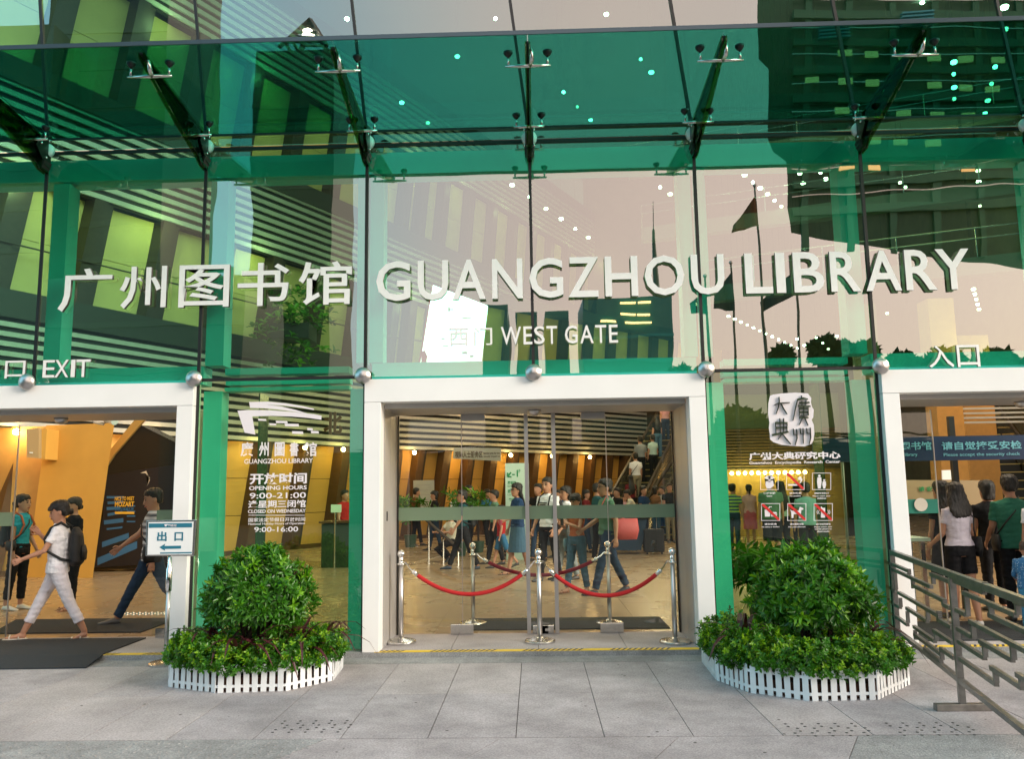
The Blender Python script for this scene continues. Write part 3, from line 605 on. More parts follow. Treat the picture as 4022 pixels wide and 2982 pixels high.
# balconies crossing high up at the right (seen through the dark reflections)
for z, y, x0 in ((7.4, 14, 5.0), (10.4, 17, 4.0), (14, 20, 4.0)):
    MB().prism([(x0, y + 3, z), (20, y - 3, z), (20, y - 2.6, z), (x0, y + 3.4, z)], [(x0, y + 3, z + .5), (20, y - 3, z + .5), (20, y - 2.6, z + .5), (x0, y + 3.4, z + .5)]).build('balcony_edge', mat('green_grey_fascia', (.10, .14, .10), .4), hall)
    for dz in (.75, 1.05): MB().tube([(x0, y + 3.1, z + dz + .3), (20, y - 2.9, z + dz + .3)], .025, 6).build('handrail', M_steel, hall)
    for i in range(9): X = x0 + i * (20 - x0) / 8; Y = y + 3.1 - 6 * i / 8; MB().tube([(X, Y, z + .5), (X, Y, z + 1.35)], .02, 6).build('rail_post', M_steel, hall)

# ------------------------------------------------------------------ lamps of the hall, with added fill lights
def lamp(p, e, col=(1, .54, .16), r=.10, name='bulb_or_fill_light'):
    l = bpy.data.lights.new(name, 'POINT'); l.energy = e; l.color = col; l.shadow_soft_size = r; o = bpy.data.objects.new(name, l); C.objects.link(o); o.location = p; return o
def bulb(p, lab, e=0, grp='warm lamps under the slatted band', r=.07, m=None, cat='lamp'):
    b = MB().ell(p, r, r, r, 10, 6).build('wall_lamp', m or M_bulb, smooth=True); tag(b, lab, cat, grp)
    if e: lamp((p[0] + .0, p[1] - .25, p[2] - .12), e)
    return b
ORD = ['first', 'second', 'third', 'fourth', 'fifth', 'sixth', 'seventh', 'eighth', 'ninth', 'tenth', 'eleventh', 'twelfth', 'thirteenth', 'fourteenth', 'fifteenth']
lamps_px = [(216, 947), (270, 946), (425, 975)]
k = 0
for ln, ts in ((LA, (1.2, 2.9, 4.6, 6.3, 8.0, 9.7, 11.4, 13.1, 14.8, 16.5)), (LB, (.6, 2.9, 5.2, 7.5, 9.8))):
    for t in ts:
        p = ln.at(t + .45, .22, 2.98); bulb(p, 'warm lamp under the slatted band, %s from the left along the hall wall' % ORD[k], 10 if ln is LA else 9); k += 1
for ln in (LA, LU):
    for z, e in ((8.4, 30), (14.0, 22)):
        t = 1.5
        while t < ln.len: p = ln.at(t, .5, z); lamp(p, e * (1.0 if p.x < -6 else .45 if p.x < -3 else .22), (1, .74, .34)); t += 3.4  # point lights added along the upper walls to light them, no fixtures
zb_l = W(1680, 1029, RW - .45).z
for i in range(12): bulb((W(1592 + i * 14.5, 1029, RW - .45).x, RW - .45, zb_l), '%s bulb from the left in the warm lamp row above the right counter' % ORD[i], 4 if i % 3 == 0 else 0, 'row of bulbs over the right counter', .06)
for p, e in (((9.8, 8.2, 4.5), 45), ((13, 12.5, 5), 70), ((2.2, 22, 5), 60), ((15, 20, 12), 120), ((7, 26, 12), 120)): lamp(p, e, (1, .60, .24), .3)  # further added warm point lights without fixtures
# added soft fill lights, no fixtures: they light the floor and the people
def area(p, sx, sy, e, col, name='hall_fill_light', rot=(0, 0, 0)):
    l = bpy.data.lights.new(name, 'AREA'); l.shape = 'RECTANGLE'; l.size = sx; l.size_y = sy; l.energy = e; l.color = col
    o = bpy.data.objects.new(name, l); C.objects.link(o); o.location = p; o.rotation_euler = rot; return o
area((0, 9, 18.8), 10, 10, 300, (1, .80, .52)); area((-7.0, 4.5, 5.2), 3, 4, 50, (1, .55, .18)); area((10, 14, 18.5), 10, 10, 300, (1, .70, .36)); area((0, 4.5, 5.0), 5, 2.5, 48, (1, .86, .66))
area((5.6, 2.2, 4.6), 2.5, 1.5, 50, (1, .8, .6))
# downlights on the atrium ceiling, in rows running away from the front
dl = []
for (x0, y0, n, st_) in ((2.5, 8, 5, 3.2), (5.5, 6.0, 6, 3.2), (10.5, 9, 5, 3.0)):
    for i in range(n): dl.append((x0 + i * st_ * .55, y0 + i * st_ * .84, 18.93))
for (x0, y0, n, st_, z) in ():
    for i in range(n): dl.append((x0 + i * .12 * st_, y0 + i * st_, z))
for p in dl: tag(MB().lathe(p, [(.07, 0), (.085, -.03), (.075, -.06)], 10).build('downlight', M_spot), 'round white downlight shining high in the hall behind the glass', 'lamp', 'downlights of the hall ceiling')

cen = [(1078, 37), (1319, 28), (874, 221), (931, 265), (1226, 198), (1256, 230), (1285, 259), (1394, 126), (1417, 155), (755, 38), (995, 120)]
mid_ = [(1114, 400), (1152, 426), (1188, 452), (1221, 474), (1252, 496), (1280, 515), (1620, 378), (1638, 394), (1654, 407), (1670, 420), (1685, 434), (1700, 447), (1712, 458), (1726, 469), (1740, 479), (1436, 405), (1458, 420), (1480, 436), (1105, 660), (1092, 625)]
low_ = [(1585 + i * 13.6, 686 + i * 6.4) for i in range(12)] + [(1734, 736), (1776, 733), (1821, 730), (1750, 750), (1790, 745), (1802, 758), (1930, 680), (1750, 610)]
rgt = [(2075, 132), (2075, 158), (2076, 187), (2076, 212), (2165, 142), (2157, 179), (2149, 216), (2143, 244), (2128, 369), (2129, 393), (2129, 410), (2130, 427), (2132, 446), (2187, 60), (2185, 12), (1958, 395), (1970, 405), (1740, 375), (1785, 373), (1797, 387), (1747, 396)]
lw = [(2118 + i * 3, 627 + i * 11) for i in range(5)]
for pts_, zc, rr_ in ((cen, 15.5, .085), (mid_, 11.0, .075), (low_, 8.0, .06), (rgt, 12.0, .075), (lw, 7.6, .06)):
    for px, py in pts_:
        p = G(px, py, zc)
        if not 1.5 < p.y < 34: continue
        rr = rr_ * random.uniform(.6, 1.25)
        dlt = thing('hanging_downlight', 'small round white downlight hanging on a thin rod in the hall', 'lamp', tuple(p), group='hanging downlights of the hall')
        MB().lathe(tuple(p), [(rr * .8, 0), (rr, -.03), (rr * .8, -.07)], 8).build('lens', random.choice(M_spots), dlt); MB().box(p.x - .004, p.x + .004, p.y - .004, p.y + .004, p.z, 18.99).build('rod', M_void, dlt)
# ------------------------------------------------------------------ lit screen
sc = thing('lit_screen', 'blinding white tilted screen glowing behind the letters 西门', 'screen', tuple(W(980, 710, 8)))
flat([(942, 620), (1061, 665), (1045, 800), (913, 800)], 8, .12, 'screen_face', M_screen, sc)
flat([(940, 616), (942, 620), (913, 800), (909, 800)], 7.98, .15, 'screen_edge', mat('red_edge', (.5, .02, .05), .5), sc)
for (a, b_, c, d) in ((975, 672, 12, 3), (1005, 690, 20, 3), (1000, 705, 9, 2), (960, 735, 8, 4), (962, 752, 14, 3), (1005, 765, 12, 6), (1022, 772, 9, 6), (975, 668, 4, 10)):
    flat([(a, b_), (a + c, b_), (a + c, b_ + d), (a, b_ + d)], 7.97, .01, 'screen_mark', mat('grey_mark', (.35, .33, .35), .6), sc)
flat([(918, 765), (924, 762), (930, 775), (928, 790), (916, 790)], 7.97, .01, 'screen_mark', mat('red_edge', (0, 0, 0)), sc)

# ------------------------------------------------------------------ poster housing at the exit
ps = thing('poster_stand', 'black angular display case with blue striped concert poster inside the exit', 'display', tuple(G(290, 1235)))
Yp = 9.2
flat([(183, 1240), (183, 1000), (235, 985), (305, 925), (392, 968), (392, 1238)], Yp + .05, .6, 'case', mat('black_case', (.010, .010, .010), .25), ps)
flat([(222, 1030), (292, 1000 - 82 + 0), (318, 925), (300, 905), (224, 993), (205, 1030)], Yp, .3, 'gold_edge', mat('gold_trim', (.55, .36, .12), .3, .7), ps) if False else None
flat([(202, 1030), (232, 988), (300, 905), (322, 905), (248, 990), (222, 1030)], Yp - .02, .08, 'gold_edge', mat('gold_trim', (.60, .38, .12), .35, .6), ps)
flat([(150, 1240), (222, 1028), (206, 1028), (178, 1100), (132, 1240)], Yp - .03, .08, 'case_side', mat('dark_green_side', (.03, .05, .02), .4), ps)
flat([(225, 1035), (388, 1010), (388, 1225), (200, 1236), (225, 1120)], Yp - .01, .03, 'poster', mat('poster_dark', (.012, .012, .018), .3), ps)
M_pb = mat('poster_blue', (.04, .14, .30), .4); M_py = mat('poster_yellow', (.80, .45, .05), .5)
for i, (x0, y0, x1, y1, h) in enumerate(((232, 1080, 270, 1080, 5), (234, 1092, 268, 1090, 6), (232, 1104, 262, 1102, 7), (234, 1118, 266, 1112, 6), (226, 1133, 268, 1128, 9), (232, 1150, 266, 1146, 4), (222, 1180, 280, 1160, 12), (212, 1215, 298, 1178, 16), (276, 1100, 294, 1100, 3), (276, 1112, 294, 1112, 3), (276, 1122, 294, 1122, 3), (276, 1134, 294, 1134, 3))):
    flat([(x0, y0), (x1, y1), (x1, y1 + h), (x0, y0 + h)], Yp - .015, .004, 'poster_stripe', M_pb, ps)
def tp(s, x0, y0, x1, y1, m=M_py, b=.02): textp(s, 'poster_text', m, ps, x0, y0, x1, y1, Yp - .016, .002, b)
tp('NICE TO MEET', 250, 1084 - 3, 292, 1092 - 3 + 1); tp('MOZART', 250, 1092, 292, 1103, b=.03); tp('初次见面莫扎特', 250, 1105, 291, 1112, M_pb)
flat([(250, 1114), (292, 1114), (292, 1119), (250, 1119)], Yp - .016, .003, 'poster_bar', M_py, ps)
flat([(305, 1030), (318, 1025), (326, 1045), (320, 1058), (326, 1040), (316, 1030)], Yp - .016, .003, 'poster_mark', mat('pale_mark', (.6, .5, .4), .5), ps)

for i, (px, py, y_, w_, h_, c_, lab) in enumerate(((1000, 1120, 14.5, .5, .7, M_white, 'white framed notice on an easel behind the potted plants'), (922, 1075, 19.0, .7, .9, M_slat, 'grey poster board before the left wall panels of the hall'), (1213, 1088, 18.5, .5, .35, M_white, 'small white notice standing on the reception counter line'), (1468, 1068, 20.5, .6, 1.1, mat('mint_paper', (.45, .60, .52), .6), 'pale mint notice sheet beside the man in black tee'))):
    q = W(px, py, y_); nb = thing('notice_board', lab, 'notice', (q.x, q.y, 0)); MB().box(q.x - w_ / 2, q.x + w_ / 2, y_, y_ + .03, q.z - h_ / 2, q.z + h_ / 2).build('board', c_, nb)
    for s in (-1, 1): MB().box(q.x + s * w_ * .4 - .015, q.x + s * w_ * .4 + .015, y_ + .03, y_ + .06, 0, q.z).build('leg', M_steel, nb)
    for r_ in range(4): MB().box(q.x - w_ * .36, q.x + w_ * (.3 - .1 * (r_ % 2)), y_ - .003, y_ - .001, q.z + h_ * (.30 - r_ * .18), q.z + h_ * (.34 - r_ * .18)).build('print_block', M_reveal, nb)
wb = thing('wall_cabinet', 'square beige metal cabinet fixed high on the yellow wall of the exit', 'cabinet', tuple(W(90, 966, 8)))
flat([(58, 934), (84, 932), (84, 998), (58, 996)], 7.6, .7, 'cabinet_front', mat('cabinet_grey', (.42, .30, .16), .5), wb)
flat([(84.5, 932), (102, 934), (98, 1000), (84.5, 998)], 7.7, .5, 'cabinet_side', M_panel, wb)
flat([(64, 984), (71, 984), (71, 987), (64, 987)], 7.58, .01, 'nameplate', M_white, wb)
# cream block of wall inside the exit, seen behind the people
tag(MB().prism([tuple(W(74, 1000, 8.2).xy) + (0,), tuple(W(215, 1000, 7.9).xy) + (0,), tuple(W(170, 1000, 11).xy) + (0,), tuple(W(90, 1000, 11).xy) + (0,)],
               [tuple(W(96, 1000, 8.2).xy) + (3.1,), tuple(W(245, 1000, 7.9).xy) + (3.1,), tuple(W(200, 1000, 11).xy) + (3.1,), tuple(W(100, 1000, 11).xy) + (3.1,)]).build('leaning_pier', M_panel),
    'broad cream leaning pier beside the wall cabinet in the exit', 'pier')
MB().box(-13.7, -9.9, 8.4, 8.6, 0, 3.1).build('cross_wall', mat('ochre_wall', (.50, .30, .10), .6, var=.05), hall)
cc = thing('security_camera', 'white bullet security camera under the slats inside the exit', 'camera', tuple(W(240, 915, 4.5)))
a = W(222, 907, 4.5); b_ = W(250, 917, 4.3)
MB().tube([a, b_], .062, 12).build('camera_body', M_white, cc, smooth=False); MB().tube([a, a + (a - b_).normalized() * .03], .05, 12).build('lens', M_ink, cc)
MB().tube([W(232, 912, 4.5), W(225, 924, 4.55), W(205, 920, 4.6), W(200, 912, 4.6)], .016, 6).build('bracket', M_reveal, cc)
bp = thing('hanging_characters', 'dark brown raised character 北 fixed on the slats behind the opening hours', 'lettering', tuple(W(720, 925, 8)))
textp('北', 'letter', M_wood, bp, 705, 897, 745, 945, 15.5, .06, .03)

# ------------------------------------------------------------------ middle hall: signs, counter, kiosks
tl = thing('room_plate', 'long pale plate reading 视障人士服务区 on the slatted wall', 'sign', tuple(W(1037, 990, 20)))
def d6(x, y): return (858.7 + .3354 * x, 858.7 + .3354 * y)
Yt = 20.6
flat([d6(385, 345), d6(690, 348), d6(688, 432), d6(378, 416)], Yt, .06, 'plate', M_slat, tl)
a = d6(392, 368); b_ = d6(570, 412); textp('视障人士服务区', 'plate_text', M_wood, tl, a[0], a[1], b_[0], b_[1], Yt - .004, .002, .02)
for i, s in enumerate(('Service area for the', 'visually impaired')): a = d6(576, 374 + i * 22); b_ = d6(682, 388 + i * 22); textp(s, 'plate_text', M_wood, tl, a[0], a[1], b_[0], b_[1], Yt - .004, .002, .02)
pi = thing('direction_pillar', 'pale mint floor directory pillar with green -1F arrow', 'sign', tuple(G(1118, 1200)))
Yq = 11.0; x0 = W(d6(716, 0)[0], 1000, Yq).x; x1 = W(d6(868, 0)[0], 1000, Yq).x
MB().box(x0, x1, Yq, Yq + .25, 0, W(1100, d6(0, 447)[1], Yq).z).build('pillar', mat('mint_panel', (.62, .80, .66), .5), pi)
M_gr = mat('green_print', (.02, .30, .10), .5)
def t6(s, x0, y0, x1, y1, b=.01): a = d6(x0, y0); c = d6(x1, y1); textp(s, 'pillar_text', M_gr, pi, a[0], a[1], c[0], c[1], Yq - .004, .002, b)
t6('-1', 762, 490, 800, 535, .02); t6('F', 805, 486, 816, 508, .01)
for seg in ([(755, 505), (733, 533)], [(733, 508), (733, 533)], [(733, 533), (758, 533)]):
    q = [W(*d6(*p), Yq - .006) for p in seg]; MB().tube(q, .018, 5).build('arrow', M_gr, pi)
t6('展览厅', 733, 562, 788, 585, .02); t6('Exhibition Hall', 733, 590, 820, 600); t6('报告厅', 733, 616, 788, 640, .02); t6('Lecture Hall', 733, 646, 800, 656); t6('交流', 740, 672, 780, 692, .02)

ct = thing('reception_counter', 'long white topped reception counter behind the walkers', 'counter', tuple(G(1300, 1170)))
a, b_ = W(1238, 1090, 16), W(1402, 1090, 16)
MB().box(a.x - .8, b_.x, 16, 16.9, .97, 1.05).build('counter_top', M_white, ct); MB().box(a.x - .75, b_.x - .05, 16.1, 16.8, 0, .965).build('counter_base', mat('slate_panel', (.05, .07, .09), .5), ct)
rb = thing('recycling_bin', 'big slate blue bin block tapering downward right of the stanchion', 'bin', tuple(G(1382, 1195)))
a = [W(x, y, 12.2) for x, y in ((1322, 1130), (1408, 1130), (1395, 1198), (1335, 1198))]
MB().prism([(p.x, 12.2, max(0, p.z)) for p in a], [(p.x, 12.9, max(0, p.z)) for p in a]).build('bin_body', mat('slate_blue', (.02, .045, .085), .4), rb)
a, b_ = a[0], a[1]; MB().box(a.x - .03, b_.x + .03, 12.15, 12.95, a.z, a.z + .06).build('lid', M_ink, rb)
bp2 = thing('belt_post', 'slim chrome belt barrier post in front of the slate bin', 'post', tuple(G(1373, 1205)))
g = G(1373, 1200); g.z = 0; MB().lathe(g, [(.17, 0), (.17, .02), (.03, .035), (.025, .95), (.032, 1.0)], 14).build('post', M_chrome, bp2, smooth=False)
scs = thing('suitcase', 'small black wheeled suitcase standing by the man in black', 'suitcase', tuple(G(1425, 1205)))
g = G(1425, 1207); g.z = 0; MB().box(g.x - .25, g.x + .25, g.y, g.y + .28, .05, .62).build('case', mat('black_nylon', (.012, .012, .014), .6, bump=.3), scs, bevel=.03)
MB().tube([(g.x - .1, g.y + .25, .6), (g.x - .1, g.y + .25, .95), (g.x + .1, g.y + .25, .95), (g.x + .1, g.y + .25, .6)], .012, 6).build('handle', M_steel, scs)
for s in (-.18, .18): MB().tube([(g.x + s - .02, g.y + .05, .035), (g.x + s + .02, g.y + .05, .035)], .035, 10).build('wheel', M_ink, scs)
# stair pit rail going down beside the crouching visitor
sr = thing('stair_balustrade', 'slanting handrail of the stair going down at the left of the hall', 'handrail', tuple(G(930, 1190)))
MB().tube([W(925, 1130, 10.5), W(1005, 1200, 10.0)], .035, 8).build('handrail', M_dark, sr)
for t in (.1, .5, .9): p = W(925, 1130, 10.5).lerp(W(1005, 1200, 10.0), t); MB().tube([p, (p.x, p.y, .0)], .02, 6).build('post', M_steel, sr)
sp = MB()      # strip of small brass warning studs in the floor
for i in range(46):
    t = i / 45; p = G(885 + 250 * t, 1229 - 40 * t - 8 * math.sin(t * 3)); 
    for j in range(2): sp.lathe((p.x + j * .08, p.y + j * .12, .001), [(.026, 0), (.018, .008)], 6)
for i in range(24):
    for j in range(3): sp.lathe((-5.7 + i * .085, 2.75 + j * .09, .001), [(.022, 0), (.016, .008)], 6)
sp.build('warning_studs', M_steel, fl, kind='stuff')

# ------------------------------------------------------------------ escalators
def escalator(lab, p, q, w, top):
    e = thing('escalator', lab, 'escalator', tuple(p), group='escalators climbing from the hall')
    p = Vector(p); q = Vector(q); d = q - p; h = Vector((d.x, d.y, 0)); hl = h.length; h.normalize(); r = Vector((h.y, -h.x, 0)); n = int(hl / .42)
    for i in range(n):
        a = p + h * (hl * i / n); z = d.z * (i + 1) / n
        c0, c1 = a - r * w / 2, a + r * w / 2; c2, c3 = c1 + h * hl / n, c0 + h * hl / n
        zb = max(0, z - .7)
        MB().prism([(v.x, v.y, zb) for v in (c0, c1, c2, c3)], [(v.x, v.y, z) for v in (c0, c1, c2, c3)]).build('step', mat('black_step', (.015, .015, .014), .4), e)
        MB().prism([(c0.x, c0.y, z - .03), (c1.x, c1.y, z - .03), (c1.x - h.x * .02, c1.y - h.y * .02, z - .03), (c0.x - h.x * .02, c0.y - h.y * .02, z - .03)],
                   [(c0.x, c0.y, z + .002), (c1.x, c1.y, z + .002), (c1.x - h.x * .02, c1.y - h.y * .02, z + .002), (c0.x - h.x * .02, c0.y - h.y * .02, z + .002)]).build('step_nosing', mat('brass_edge', (.55, .42, .16), .3, .8), e)
    for s in (-1, 1):
        o = r * (w / 2 + .06) * s; a = p + o; b = q + o; u = Vector((0, 0, 1))
        g = MB(); t = r * .04
        g.prism([a - t + u * .1, a + t + u * .1, a + t + u * .95, a - t + u * .95], [b - t + u * .1, b + t + u * .1, b + t + u * .95, b - t + u * .95]); g.build('balustrade', mat('polished_side', (.62, .56, .42), .16, .9), e)
        o2 = r * (w / 2 + .22) * s; a2 = p + o2; b2 = q + o2
        MB().beam(a2 + u * .05, b2 + u * .05, .26, .3).build('skirt', mat('polished_side', (0, 0, 0)), e)
        MB().tube([a + u * .85 - h * .3, a + u * 1.0, b + u * 1.0], .05, 8).build('handrail', M_dark, e)
    return e
ES = []
for (xa_, xb_) in ((1348, 1492), (1430, 1602)):
    q = W(xb_, 893, 25.5); ES.append(((W(xa_, 1100, 17.2).x, 17.2, 0), (q.x, 25.5, q.z)))
for x_, y_, z_ in ((3.4, 16.2, 4.6), (5.8, 20.5, 6.8), (4.2, 20, 5.2)): lamp((x_, y_, z_), 60, (1, .78, .45), .3)  # extra point lights added above the escalators to brighten them
escalator('polished escalator full of riders climbing away at the right end of the middle doorway', ES[0][0], ES[0][1], 1.0, 0)
escalator('second polished escalator right beside the crowded one, with one rider in white', ES[1][0], ES[1][1], 1.0, 0)
escalator('dark stepped escalator seen head on above the blue banner of the entrance', (13.0, 13.0, 0), (15.4, 22.5, 5.6), 1.0, 0)
escalator('escalator partly cut by the right edge behind the blue banner', (14.9, 12.6, 0), (17.3, 22, 5.6), 1.0, 0)

# ------------------------------------------------------------------ banner of the entrance
bn = thing('security_banner', 'dark blue banner asking visitors to accept the security check in the right entrance', 'banner', tuple(W(2080, 975, 1.9)))
Yb = 1.9; zb0, zb1 = W(2080, 1002, Yb).z, W(2080, 949, Yb).z
MB().box(3.62, 7.0, Yb, Yb + .03, zb0, zb1).build('banner_cloth', mat('navy_banner', (.008, .03, .10), .6, var=.1), bn)
for xx in (3.9, 6.8): MB().tube([(xx, Yb + .05, 0), (xx, Yb + .05, zb1)], .02, 8).build('pole', M_sat, bn)
M_cy = mat('pale_cyan_print', (.25, .62, .75), .5)
def d8(x, y): return (1856 + .3354 * x, 831 + .3354 * y)
def t8(s, x0, y0, x1, y1, b=.01): a = d8(x0, y0); c = d8(x1, y1); textp(s, 'banner_text', M_cy, bn, a[0], a[1], c[0], c[1], Yb - .004, .002, b)
t8('广州图书馆', 168, 390, 508, 446, .02); t8('Guangzhou library', 178, 463, 418, 490, .01); t8('请自觉接受安检', 575, 386, 1095, 440, .02); t8('Please accept the security check', 588, 460, 1085, 486, .01)
ns = thing('paper_notice', 'tan paper board standing between the queue and the entrance glass', 'notice', tuple(W(2055, 1060, 2.6)))
flat([d8(335, 638), d8(845, 640), d8(850, 812), d8(470, 830), d8(340, 800)], 2.9, .02, 'board', mat('tan_board', (.42, .30, .16), .7), ns)
a = d8(425, 680); c = d8(515, 712); textp('请 安', 'notice_text', M_gr, ns, a[0], a[1], c[0], c[1], 2.89, .002, .02)
np_ = tag(flat([d8(578, 575), d8(645, 572), d8(645, 636), d8(580, 636)], 4.0, .02, 'white_poster', M_white, None), 'small white poster with pink print hanging under the blue banner', 'poster')
ro = tag(MB().lathe(tuple(W(*d8(440, 798), .90)), [(.005, -.004), (.075, -.004), (.075, .0)], 20, ax='y').build('round_sticker', mat('pale_sticker', (.7, .65, .55), .5)), 'round pale sticker on the entrance door glass', 'sticker')
dp = thing('entrance_post', 'black upright post in the entrance behind the queue', 'post', (0, 0, 0)); a = W(2078, 1000, 2.4); MB().box(a.x - .035, a.x + .035, 2.4, 2.47, 0, 2.5).build('post', M_black, dp)
tb = thing('bag_table', 'pale mint table top of the bag check beside the entrance', 'table', tuple(G(1995, 1290))); a = W(1968, 1162, 1.6); b_ = W(1998, 1171, 1.6)
MB().box(a.x, b_.x + .1, 1.5, 2.0, .93, .97).build('table_top', mat('mint_panel', (0, 0, 0)), tb); MB().box(a.x + .02, a.x + .06, 1.55, 1.6, 0, .93).build('leg', M_steel, tb); MB().box(b_.x, b_.x + .05, 1.55, 1.6, 0, .93).build('leg', M_steel, tb)
es = thing('desk_notice', 'small framed notice on a chrome stand behind the opening hours', 'notice', tuple(G(725, 1170)))
a = W(*d5(1062, 1140), 9.0); b_ = W(*d5(1155, 1212), 9.0); MB().box(a.x, b_.x, 9, 9.03, b_.z, a.z).build('frame', mat('mint_panel', (0, 0, 0)), es)
a = W(*d5(1100, 1230), 9.0); MB().tube([(a.x, 9.02, 0), (a.x, 9.02, a.z + .05)], .02, 8).build('stand', M_steel, es)
dk = thing('rounded_desk', 'dark rounded desk end behind the left window', 'desk', tuple(G(735, 1180)))
a = W(700, 1125, 9.5); c = W(790, 1125, 9.5); MB().box(a.x, c.x + .6, 9.5, 10.3, 0, .95).build('desk_body', mat('dark_green_desk', (.02, .04, .02), .3), dk); MB().box(a.x - .05, c.x + .65, 9.45, 10.35, .96, 1.0).build('desk_top', M_wood, dk)
# ================================================================== what stands across the plaza (seen mirrored in the glass)
def mir(px, py, d): p = W(px, py, d); return Vector((p.x, -d, p.z))
M_tw = [mat('blue_grey_cladding', (.06, .09, .11), .4, var=.1), mat('dark_green_cladding', (.012, .03, .02), .35, var=.15), mat('teal_curtain_wall', (.02, .20, .19), .4, var=.15)]
def tower(name, lab, px0, px1, py, d, m, dep=12, floors=True, cat='building', bevel=None):
    a, b_ = mir(px0, 400, d), mir(px1, 400, d); z = mir((px0 + px1) / 2, py, d).z
    t = thing(name, lab, cat, ((a.x + b_.x) / 2, -d, 0))
    zz = -.2
    MB().box(a.x, b_.x, -d - dep, -d, zz, z).build('block', m, t)
    if floors:
        n = int(z / 3.6)
        for i in range(1, n): MB().box(a.x - .05, b_.x + .05, -d, -d + .12, i * 3.6, i * 3.6 + .5).build('floor_band', mat(m.name + '_band', tuple(c * 1.6 for c in m.node_tree.nodes['Principled BSDF'].inputs['Base Color'].default_value[:3]), .4), t)
    return t, a, b_, z
tower('slab_tower', 'dark slab tower across the plaza mirrored in the upper left glass', 84, 352, -260, 60, M_tw[1])
tower('dark_podium', 'dark podium block mirrored at the left edge below the stripes', -420, 96, 60, 56, M_tw[1])
t, a, b_, z = tower('pointed_tower', 'dark tower with lattice spire mirrored left of the middle gate', 548, 722, 108, 90, M_tw[1])
sx, sy = mir(665, 100, 90).x, -92; top = mir(665, 22, 90).z
sp_ = MB()
for (i, j) in ((-1, -1), (1, -1), (1, 1), (-1, 1)): sp_.beam((sx + i * 3, sy + j * 3, z), (sx, sy, top), .5, .5)
for k in range(1, 6):
    f = k / 6; r = 3 * (1 - f); zz = z + (top - z) * f
    for (i, j, i2, j2) in ((-1, -1, 1, -1), (1, -1, 1, 1), (1, 1, -1, 1), (-1, 1, -1, -1)): sp_.beam((sx + i * r, sy + j * r, zz), (sx + i2 * r, sy + j2 * r, zz), .3, .3)
sp_.build('lattice_spire', M_fascia, t)
MB().ell((sx, sy + 1, z + (top - z) * .5), .8, .8, .8).build('spire_lamp', M_spot, t)
tower('low_block', 'low dark green block mirrored right of the white screen', 1049, 1098, 660, 120, M_tw[2], floors=False)
tower('low_block', 'small teal block mirrored below the letters GUANG', 1117, 1165, 677, 125, M_tw[2], floors=False)
tower('low_block', 'teal block with a notch mirrored above the letters WEST', 1180, 1233, 676, 130, M_tw[2], floors=False)
tower('low_block', 'wide teal block with lit floors mirrored above the letters GATE', 1262, 1452, 646, 120, M_tw[2], floors=True)
_p = mir(1352, 657, 119.5)
for r_, (py, xs) in enumerate(((657, (1352, 1390)), (683, (1352, 1388)), (701, (1308, 1360, 1392)))):
    for x_ in xs:
        for j in range(5): q = mir(x_ + j * 6.5, py, 119.5); MB().box(q.x - .22, q.x + .22, q.y - .3, q.y + .04, q.z - .14, q.z + .14).build('window', mat('lit_window', (.8, .6, .3), .5, emit=(1, .66, .25), es=4), t)
# slender broadcasting tower
d = 420; bx = mir(1433, 640, d); prof = []
for py, w in ((440, 1.2), (500, 2.2), (503, 6), (560, 10), (640, 17), (760, 26), (900, 34)): prof.append((w * (d + 8.7) / 1795 / 2, mir(1433, py, d).z))
prof.append((prof[-1][0] * 1.1, 0)); prof.reverse()
tag(MB().lathe((bx.x, -d, 0), prof, 12).build('television_tower', mat('tower_green', (.02, .07, .05), .5)), 'needle thin television tower mirrored through the letter O', 'tower')
# wing of the library overhanging at the right
D2 = 34
wg = thing('opposite_wing', 'huge dark overhanging glass wing mirrored in the upper right bays', 'building', tuple(mir(1900, 500, D2)))
out = [(1646, -420), (1650, 130), (1672, 150), (1672, 300), (1685, 330), (1712, 350), (1712, 455), (1722, 512), (2000, 556), (2320, 596), (2900, 650), (2900, -420)]
pts = [mir(x, y, D2) for x, y in out]
MB().prism([(p.x, -D2, p.z) for p in pts], [(p.x * (D2 + 23) / (D2 + 8.7) + .5, -D2 - 14, p.z * 1.32 if 0 < p.z < 40 else p.z) for p in pts]).build('wing_body', mat('dark_wing_glass', (.006, .075, .032), .5, var=.3, vs=.15), wg)
for i in range(8):
    yy = 130 - i * 42 + 360; 
    a, b_ = mir(1725, 30 + i * 62, D2 - .2), mir(2600, -20 + i * 62 + 60 - i * 8, D2 - .2)
    MB().beam(a, b_, .2, .45).build('floor_edge', mat('wing_band', (.02, .14, .07), .4), wg)
    a.z += .9; b_.z += .9; MB().beam(a, b_, .1, .06).build('handrail', M_steel, wg)
for i in range(7):
    a, b_ = mir(1760 + i * 90, -200, D2 - .1), mir(1752 + i * 96, 545 + i * 4, D2 - .1); MB().beam(a, b_, .35, .15, (0, 1, 0)).build('mullion', mat('wing_band', (0, 0, 0)), wg)
for (x, y) in ((1780, 60), (1960, 30)):
    for j in range(4): a = mir(x, y + j * 8, D2 - .4); b_ = mir(x + 70, y - 4 + j * 8, D2 - .4); MB().beam(a, b_, .3, .10).build('louvre', mat('cyan_louvre', (.05, .35, .42), .4), wg)
MB().box(45, 46, -60, -34, -.1, 6).build('stub', M_tw[1], wg) if False else None
